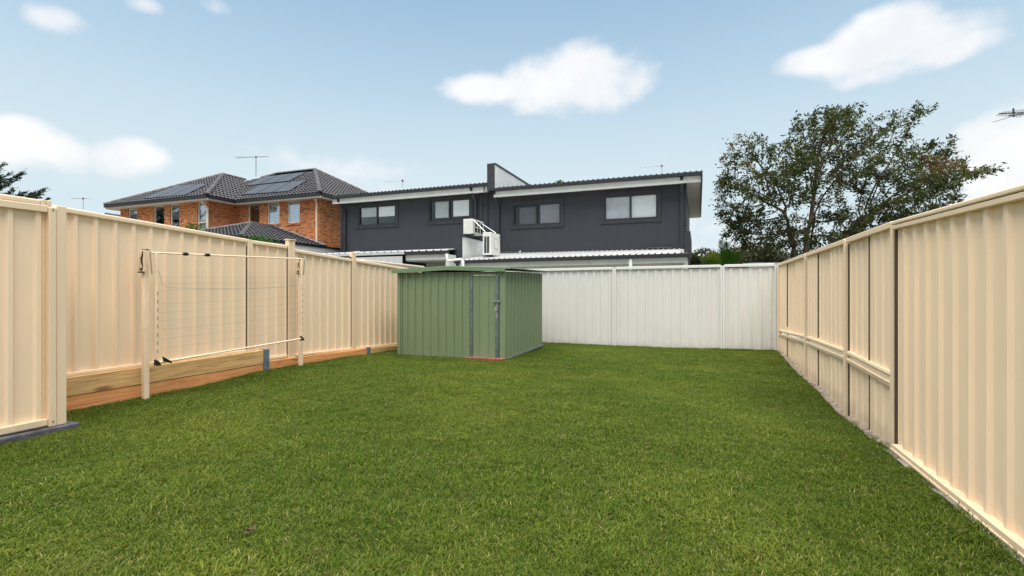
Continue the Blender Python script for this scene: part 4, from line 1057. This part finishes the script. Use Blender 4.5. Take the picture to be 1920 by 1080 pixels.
def skin(nodes, par, tip=.010, expo=2.3, minr=.008):
    n_ = len(nodes); kids = [[] for _ in range(n_)]
    for i, p in enumerate(par):
        if p >= 0: kids[p].append(i)
    r = np.zeros(n_)
    for i in range(n_-1, -1, -1):
        r[i] = tip if not kids[i] else (sum(r[k]**expo for k in kids[i]))**(1/expo)
    mb = MB(); mb.smooth = True
    stack = [(0, -1)]
    while stack:
        s_, p = stack.pop(); chain = [p, s_] if p >= 0 else [s_]
        c = s_
        while kids[c]:
            ks = sorted(kids[c], key=lambda k: -r[k])
            for k in ks[1:]: stack.append((k, c))
            c = ks[0]; chain.append(c)
        if len(chain) > 1:
            rs = [max(minr, min(r[k], r[chain[1]]) if k == p else r[k]) for k in chain]
            mb.tube([nodes[k] for k in chain], rs, 7 if rs[0] > .06 else 4, cap=False)
    return mb, r, kids


def ellips(px, py, rx, ry, d, rd, n_):
    c = np.array(at_d(px, py, d)); u = rng.normal(size=(n_, 3)); u /= np.linalg.norm(u, axis=1)[:, None]; u *= rng.uniform(0, 1, (n_, 1))**(1/3)
    right = np.array([CY, SY, 0]); fwd = np.array([-SY, CY, 0]); k = d/F_PX
    return c+u[:, :1]*right*rx*k+u[:, 1:2]*fwd*rd+u[:, 2:]*np.array([0, 0, 1])*ry*k

TD = 20.
bx_, by_, _ = at_d(1500, 490, TD)
big = thing('gum_tree', 'big sparse gum tree with several forking trunks behind the tall cream fence', 'tree', (bx_, by_, -.4))
BLOB = [(1385, 365, 45, 85, 110), (1400, 285, 50, 40, 60), (1470, 330, 60, 80, 110), (1535, 260, 70, 62, 150), (1570, 228, 45, 26, 45), (1655, 240, 35, 40, 55), (1690, 225, 25, 22, 18), (1520, 330, 100, 70, 190), (1635, 310, 80, 60, 150), (1740, 330, 75, 50, 130),
        (1735, 285, 35, 25, 30), (1800, 328, 45, 15, 34), (1700, 385, 95, 45, 130), (1405, 425, 48, 45, 80), (1590, 410, 70, 45, 80), (1470, 430, 50, 40, 50), (1640, 430, 60, 30, 50)]
att = np.concatenate([ellips(px, py, rx*.92, ry*.92, TD+rng.uniform(-.8, .8), 1.7, n_) for px, py, rx, ry, n_ in BLOB])
att = np.concatenate([att]+[ellips(px, py, rx*.8, ry*.8, TD+rng.uniform(-.8, .8), 1.4, int(n_*1.3)) for px, py, rx, ry, n_ in BLOB])
st_ = [(bx_, by_, -.4), (bx_, by_, .2), (bx_+.02, by_, .8)]; p0_ = [-1, 0, 1]
for ex_, ey_, off in ((1452, 400, -.5), (1484, 385, .4), (1520, 360, -.2), (1548, 390, .6), (1612, 415, .1)):
    e_ = at_d(ex_, ey_, TD)+Vector((-SY, CY, 0))*off; b_ = Vector(st_[2]); k_ = 2
    for q in (.15, .3, .45, .6, .75, .9, 1):
        m_ = b_.lerp(e_, q); m_.x += (q*q-q)*(e_.x-b_.x)*.5; m_ += Vector(rng.normal(size=3)*.05); st_.append(tuple(m_)); p0_.append(k_); k_ = len(st_)-1
att = np.concatenate([att]+[ellips(px, py, rx, ry, TD, 1.4, n_) for px, py, rx, ry, n_ in ((1430, 452, 50, 22, 70), (1555, 448, 60, 22, 70), (1660, 428, 60, 22, 60), (1720, 400, 50, 25, 50))])
nodes, par = grow(None, st_, att, .20, 2.4, .26, 140, p0_)
tm, rr, kids = skin(nodes, par, .0095, 2.45)
tm.build('trunk', 'bark', big)
tips = np.where(rr < .021)[0]; cen = nodes[rng.choice(len(nodes), 150)]; cden = rng.uniform(.35, 1.7, 150); cton = rng.normal(.45, .2, 150)
pp, dd, tt = [], [], []
for i in tips:
    if par[i] < 0: continue
    d = nodes[i]-nodes[par[i]]; n_ = rng.integers(12, 29) if not kids[i] else rng.integers(5, 14)
    kc = int(((cen-nodes[i])**2).sum(1).argmin()); n_ = max(1, int(n_*cden[kc])); tone = cton[kc]+rng.normal(0, .1)
    for _ in range(n_):
        pp.append(nodes[par[i]]+d*rng.uniform(0, 1.5)+rng.normal(size=3)*.075); dd.append(d/np.linalg.norm(d)*.8+rng.normal(size=3)*.6+np.array([0, 0, -.15])); tt.append(tone+rng.normal(0, .14))
leaves_mesh('crown', np.array(pp), np.array(dd), .17, .062, 'gum_leaf', big, np.array(tt))
print('gum nodes', len(nodes), 'leaves', len(pp))


def bushy(name, label, cat, px, py_top, half, d, n_leaf, mat, seed_dz=0, group=None, L=.22, W=.12, flat=.8):
    top = at_d(px, py_top, d); k = d/F_PX; hh = top.z+.4
    t_ = thing(name, label, cat, (top.x, top.y, -.4), group)
    R_ = half*k; lobes = []
    for _ in range(14):
        a = rng.uniform(0, 2*math.pi); q = R_*math.sqrt(rng.uniform(0, 1))*.75; z = hh*rng.uniform(.45, .86)-.4
        lobes.append((np.array([top.x+q*math.cos(a), top.y+q*math.sin(a), z]), R_*rng.uniform(.28, .5)))
    lobes.append((np.array([top.x, top.y, top.z-R_*.35]), R_*.4))
    mb = MB(); mb.smooth = True; mb.tube([(top.x, top.y, -.45), (top.x+.1, top.y, hh*.3), (top.x, top.y, hh*.6)], [.22, .17, .1], 8)
    for c, r in lobes: mb.tube([(top.x, top.y, hh*.3), tuple((np.array([top.x, top.y, hh*.35])+c)/2+rng.normal(size=3)*.2), tuple(c)], [.09, .06, .02], 5)
    mb.build('trunk', 'bark', t_)
    P, Dd, T = [], [], []
    per = n_leaf//len(lobes)
    for c, r in lobes:
        u = rng.normal(size=(per, 3)); u /= np.linalg.norm(u, axis=1)[:, None]; rad = r*rng.uniform(.35, 1.08, (per, 1))**.6
        P.append(c+u*rad*np.array([1, 1, flat])); Dd.append(u+rng.normal(size=(per, 3))*.8); T.append(rng.normal(rng.uniform(.3, .6), .18, per))
    leaves_mesh('crown', np.concatenate(P), np.concatenate(Dd), L, W, mat, t_, np.concatenate(T)); return t_


bushy('dense_tree', 'dark olive bushy tree right beside the duplex corner, low on the skyline', 'tree', 1318, 464, 40, 38, 7000, 'bush_leaf', group='dark trees on the skyline', flat=.7)
bushy('dense_tree', 'dark olive bushy tree behind the palm', 'tree', 1378, 462, 42, 40, 7000, 'bush_leaf', group='dark trees on the skyline', flat=.7)
bushy('dense_tree', 'wide brown-green bushy tree between the palm and the gum trunks', 'tree', 1432, 458, 55, 36, 8000, 'bush_leaf', group='dark trees on the skyline')
bushy('dense_tree', 'dark bushy tree behind the gum trunks', 'tree', 1520, 452, 60, 36, 8000, 'bush_leaf', group='dark trees on the skyline')
bushy('dense_tree', 'dark bushy tree right of the gum trunks just above the cream fence', 'tree', 1610, 440, 60, 34, 7000, 'bush_leaf', group='dark trees on the skyline')
bushy('small_tree', 'yellow-green tree top peeking over the middle of the right duplex roof', 'tree', 1049, 339, 14, 38, 1600, 'shrub_leaf', L=.18, W=.1)
# conifer like tree at the left edge
cb = at_d(-20, 330, 24)
cn = thing('fir_tree', 'dark fir with upswept feathery branches at the left edge behind the fence', 'tree', (cb.x, cb.y, -.4))
mb = MB(); mb.smooth = True; mb.tube([(cb.x, cb.y, -.45), (cb.x, cb.y, 4), (cb.x, cb.y, 7.4)], [.22, .14, .03], 8)
P, Dd, T = [], [], []
for k in range(110):
    z = rng.uniform(3.4, 7.3); a = rng.uniform(0, 2*math.pi); ln = (7.9-z)*.62*rng.uniform(.6, 1.1)+.3; d = np.array([math.cos(a), math.sin(a), .32+rng.uniform(0, .25)])
    b0_ = np.array([cb.x, cb.y, z]); q = [b0_+d*ln*s_+np.array([0, 0, .25*ln*s_*s_]) for s_ in (0, .35, .7, 1)]
    mb.tube(q, [.03, .022, .014, .006], 4, cap=False)
    m_ = int(ln*95)
    s_ = rng.uniform(.12, 1, m_)**.8
    pos = b0_+d*(ln*s_)[:, None]+np.array([0, 0, 1])*(.25*ln*s_*s_)[:, None]
    P.append(pos+rng.normal(size=(m_, 3))*.035); Dd.append(d+rng.normal(size=(m_, 3))*.5); T.append(rng.normal(.45, .25, m_))
mb.build('trunk', 'bark', cn); leaves_mesh('crown', np.concatenate(P), np.concatenate(Dd), .17, .05, 'conifer_leaf', cn, np.concatenate(T))
# palm
pb = at_d(1362, 492, 21)
pl = thing('palm_tree', 'bright green young palm standing just over the white fence with one yellow frond', 'palm', (pb.x, pb.y, -.4))
MB().tube([(pb.x, pb.y, -.45), (pb.x, pb.y, 2.25)], [.11, .08], 8).build('trunk', 'bark', pl)
right = Vector((CY, SY, 0)); fwd = Vector((-SY, CY, 0))
for k, (rx_, fy_, hgt, dr, yel) in enumerate(((-.16, .1, 1.22, .05, .35), (.10, .1, 1.12, .05, .3), (-.05, -.2, .70, .10, .7), (.25, -.15, .62, .2, .75), (.55, .3, .62, .35, .6), (-.75, .0, .50, .5, 1.0), (-.55, .3, .72, .4, .9), (.1, .4, .8, .3, .4), (.42, -.3, .45, .4, .7), (-.95, .2, .36, .55, .85))):
    b0_ = Vector((pb.x, pb.y, 2.2)); end = b0_+right*rx_+fwd*fy_+Vector((0, 0, hgt)); mid = b0_+(end-b0_)*.5+Vector((0, 0, dr*.6)); q = [b0_.lerp(mid, s_).lerp(mid.lerp(end, s_), s_) for s_ in np.linspace(0, 1, 14)]
    mb = MB(); mb.tube(q, [.016]*7+[.010]*7, 4, cap=False); tv = [0.5]*len(mb.f)
    for i in range(2, 14):
        p = q[i]; tg = (q[i]-q[i-1]).normalized(); sd_ = tg.cross(fwd if abs(tg.dot(fwd)) < .9 else right).normalized()
        for s_ in (-1, 1):
            for h_ in (0, .5):
                pp_ = p-tg*h_*.05; ll = .34*math.sin(math.pi*(i/14)**.8)+.1; e_ = pp_+(tg*.9+sd_*s_*.62+fwd*random.uniform(-.25, .25)).normalized()*ll; w_ = tg.cross(sd_)*.004+tg*.022
                mb.quad(pp_-w_, pp_+w_, pp_.lerp(e_, .6)+w_*.9, e_, pp_.lerp(e_, .6)-w_*.9); tv.append(yel*.9+random.gauss(0, .1)-.05)
    o = mb.build('frond', 'palm_leaf', pl); a = o.data.attributes.new('tint', 'FLOAT', 'FACE'); a.data.foreach_set('value', np.clip(tv, 0, 1).astype(np.float32))
# little shrubs peeking over the left fence
for (px, py, hw_, lab, nl) in ((488, 447, 14, 'low green shrub top showing over the left fence before the garage gutter', 900), (360, 424, 8, 'small dark shrub tip over the left fence below the brick house windows', 500)):
    c = at_d(px, py, 10.5); t_ = thing('shrub', lab, 'shrub', (c.x, c.y, -.4)); k = 10.5/F_PX
    MB().tube([(c.x, c.y, -.42), (c.x, c.y, c.z-.1)], [.03, .01], 6).build('stem', 'bark', t_)
    n_ = nl; u = rng.normal(size=(n_, 3)); pos = np.array(c)+u*np.array([hw_*k*.8, hw_*k*.8, .10])-np.array([0, 0, .16]); pos[:, 2] = np.minimum(pos[:, 2], c.z+.01)
    leaves_mesh('foliage', pos, u+rng.normal(size=(n_, 3)), .06, .03, 'shrub_leaf', t_, rng.normal(.4, .2, n_))

# ------------------------------------------------------------------ grass
src = bpy.data.collections.new('tuft_sources')


def tuft(name, n_, h, spread, lean, wts):
    mb = MB()
    for _ in range(n_):
        mb.cur = random.choices((0, 1, 2, 3), wts)[0]
        a = random.uniform(0, 2*math.pi); r = spread*math.sqrt(random.random()); bx0, by0 = r*math.cos(a), r*math.sin(a)
        H = h*random.uniform(.45, 1.2); an = random.uniform(0, 2*math.pi); ln = H*lean*random.uniform(.2, 1.6); w_ = .0016*random.uniform(.7, 1.5)
        dx, dy = math.cos(an), math.sin(an); px_, py_ = -dy*w_, dx*w_
        z1_, z2_ = H*.55, H*(1-.25*lean*random.random())
        mb.quad((bx0-px_, by0-py_, -.004), (bx0+px_, by0+py_, -.004), (bx0+dx*ln*.35+px_, by0+dy*ln*.35+py_, z1_), (bx0+dx*ln*.35-px_, by0+dy*ln*.35-py_, z1_))
        mb.quad((bx0+dx*ln*.35-px_, by0+dy*ln*.35-py_, z1_), (bx0+dx*ln*.35+px_, by0+dy*ln*.35+py_, z1_), (bx0+dx*ln, by0+dy*ln, z2_))
    o = bpy.data.objects.new(name, mb.mesh(name, ['grass_a', 'grass_b', 'grass_deep', 'grass_dry'])); src.objects.link(o)
for i in range(3): tuft('tuft_a', 18, .026, .04, 1.0, (5, 3, 3, .4)); tuft('tuft_b', 16, .029, .04, 1.1, (4, 4, 2, .5))
tuft('tuft_c', 18, .024, .042, 1.6, (4, 2, 4, .6)); tuft('tuft_d', 12, .024, .045, 1.8, (3, 2, 3, 4)); tuft('tuft_e', 9, .044, .03, .8, (3, 4, 1, .2))
gm_ = grid(-6.3, 1.52, -1.3, 11.55, .25)
go = gm_.build('grass', 'grass_a'); go['kind'] = 'stuff'; tag(go, 'dense short green lawn grass filling the yard between the fences', 'grass')
ng = bpy.data.node_groups.new('grass_scatter', 'GeometryNodeTree')
ng.interface.new_socket('Geometry', in_out='INPUT', socket_type='NodeSocketGeometry'); ng.interface.new_socket('Geometry', in_out='OUTPUT', socket_type='NodeSocketGeometry')
gi, gout = ng.nodes.new('NodeGroupInput'), ng.nodes.new('NodeGroupOutput')
dp = ng.nodes.new('GeometryNodeDistributePointsOnFaces'); dp.inputs['Density'].default_value = 2500; dp.inputs['Seed'].default_value = 3
ip = ng.nodes.new('GeometryNodeInstanceOnPoints'); ci = ng.nodes.new('GeometryNodeCollectionInfo'); ci.inputs[0].default_value = src; ci.inputs[1].default_value = True; ci.inputs[2].default_value = True
ip.inputs['Pick Instance'].default_value = True
rv = ng.nodes.new('FunctionNodeRandomValue'); rv.data_type = 'FLOAT_VECTOR'; rv.inputs[0].default_value = (-.18, -.18, 0); rv.inputs[1].default_value = (.18, .18, 6.283)
rs_ = ng.nodes.new('FunctionNodeRandomValue'); rs_.data_type = 'FLOAT'; rs_.inputs[2].default_value = .65; rs_.inputs[3].default_value = 1.25; rs_.inputs[8].default_value = 5
pos_ = ng.nodes.new('GeometryNodeInputPosition'); gn_ = ng.nodes.new('ShaderNodeTexNoise'); gn_.inputs['Scale'].default_value = 2.2; gn_.inputs['Detail'].default_value = 3
mr = ng.nodes.new('ShaderNodeMapRange'); mr.inputs[1].default_value = .3; mr.inputs[2].default_value = .7; mr.inputs[3].default_value = .7; mr.inputs[4].default_value = 1.25
mm = ng.nodes.new('ShaderNodeMath'); mm.operation = 'MULTIPLY'
L_ = ng.links.new
L_(gi.outputs[0], dp.inputs['Mesh']); L_(dp.outputs['Points'], ip.inputs['Points']); L_(ci.outputs[0], ip.inputs['Instance'])
L_(rv.outputs[0], ip.inputs['Rotation']); L_(pos_.outputs[0], gn_.inputs['Vector']); L_(gn_.outputs[0], mr.inputs[0]); L_(rs_.outputs[1], mm.inputs[0]); L_(mr.outputs[0], mm.inputs[1]); L_(mm.outputs[0], ip.inputs['Scale'])
L_(ip.outputs[0], gout.inputs[0])
go.modifiers.new('scatter', 'NODES').node_group = ng

# a few dry leaves lying in the lawn
lab_ = ['curled brown leaf scrap in the near left of the lawn', 'dark leaf scrap on the lawn in front of the white fence']
for lb_, (px, py, s_) in zip(lab_, ((465, 995, .034), (1067, 688, .05))):
    p = on_z(px, py, .035); mb = MB()
    for k in range(4):
        a = k*1.6+px; c = Vector((p.x+random.gauss(0, s_*.5), p.y+random.gauss(0, s_*.5), gz1(p.x, p.y)+.034+.006*k)); d = Vector((math.cos(a), math.sin(a), .15))*s_*.7; e_ = Vector((-math.sin(a), math.cos(a), .3))*s_*.4
        mb.quad(c-d, c+e_+Vector((0, 0, .006)), c+d, c-e_)
    tag(mb.build('dry_leaf', 'dead_leaf'), lb_, 'dry leaves', 'dry leaves on the lawn')
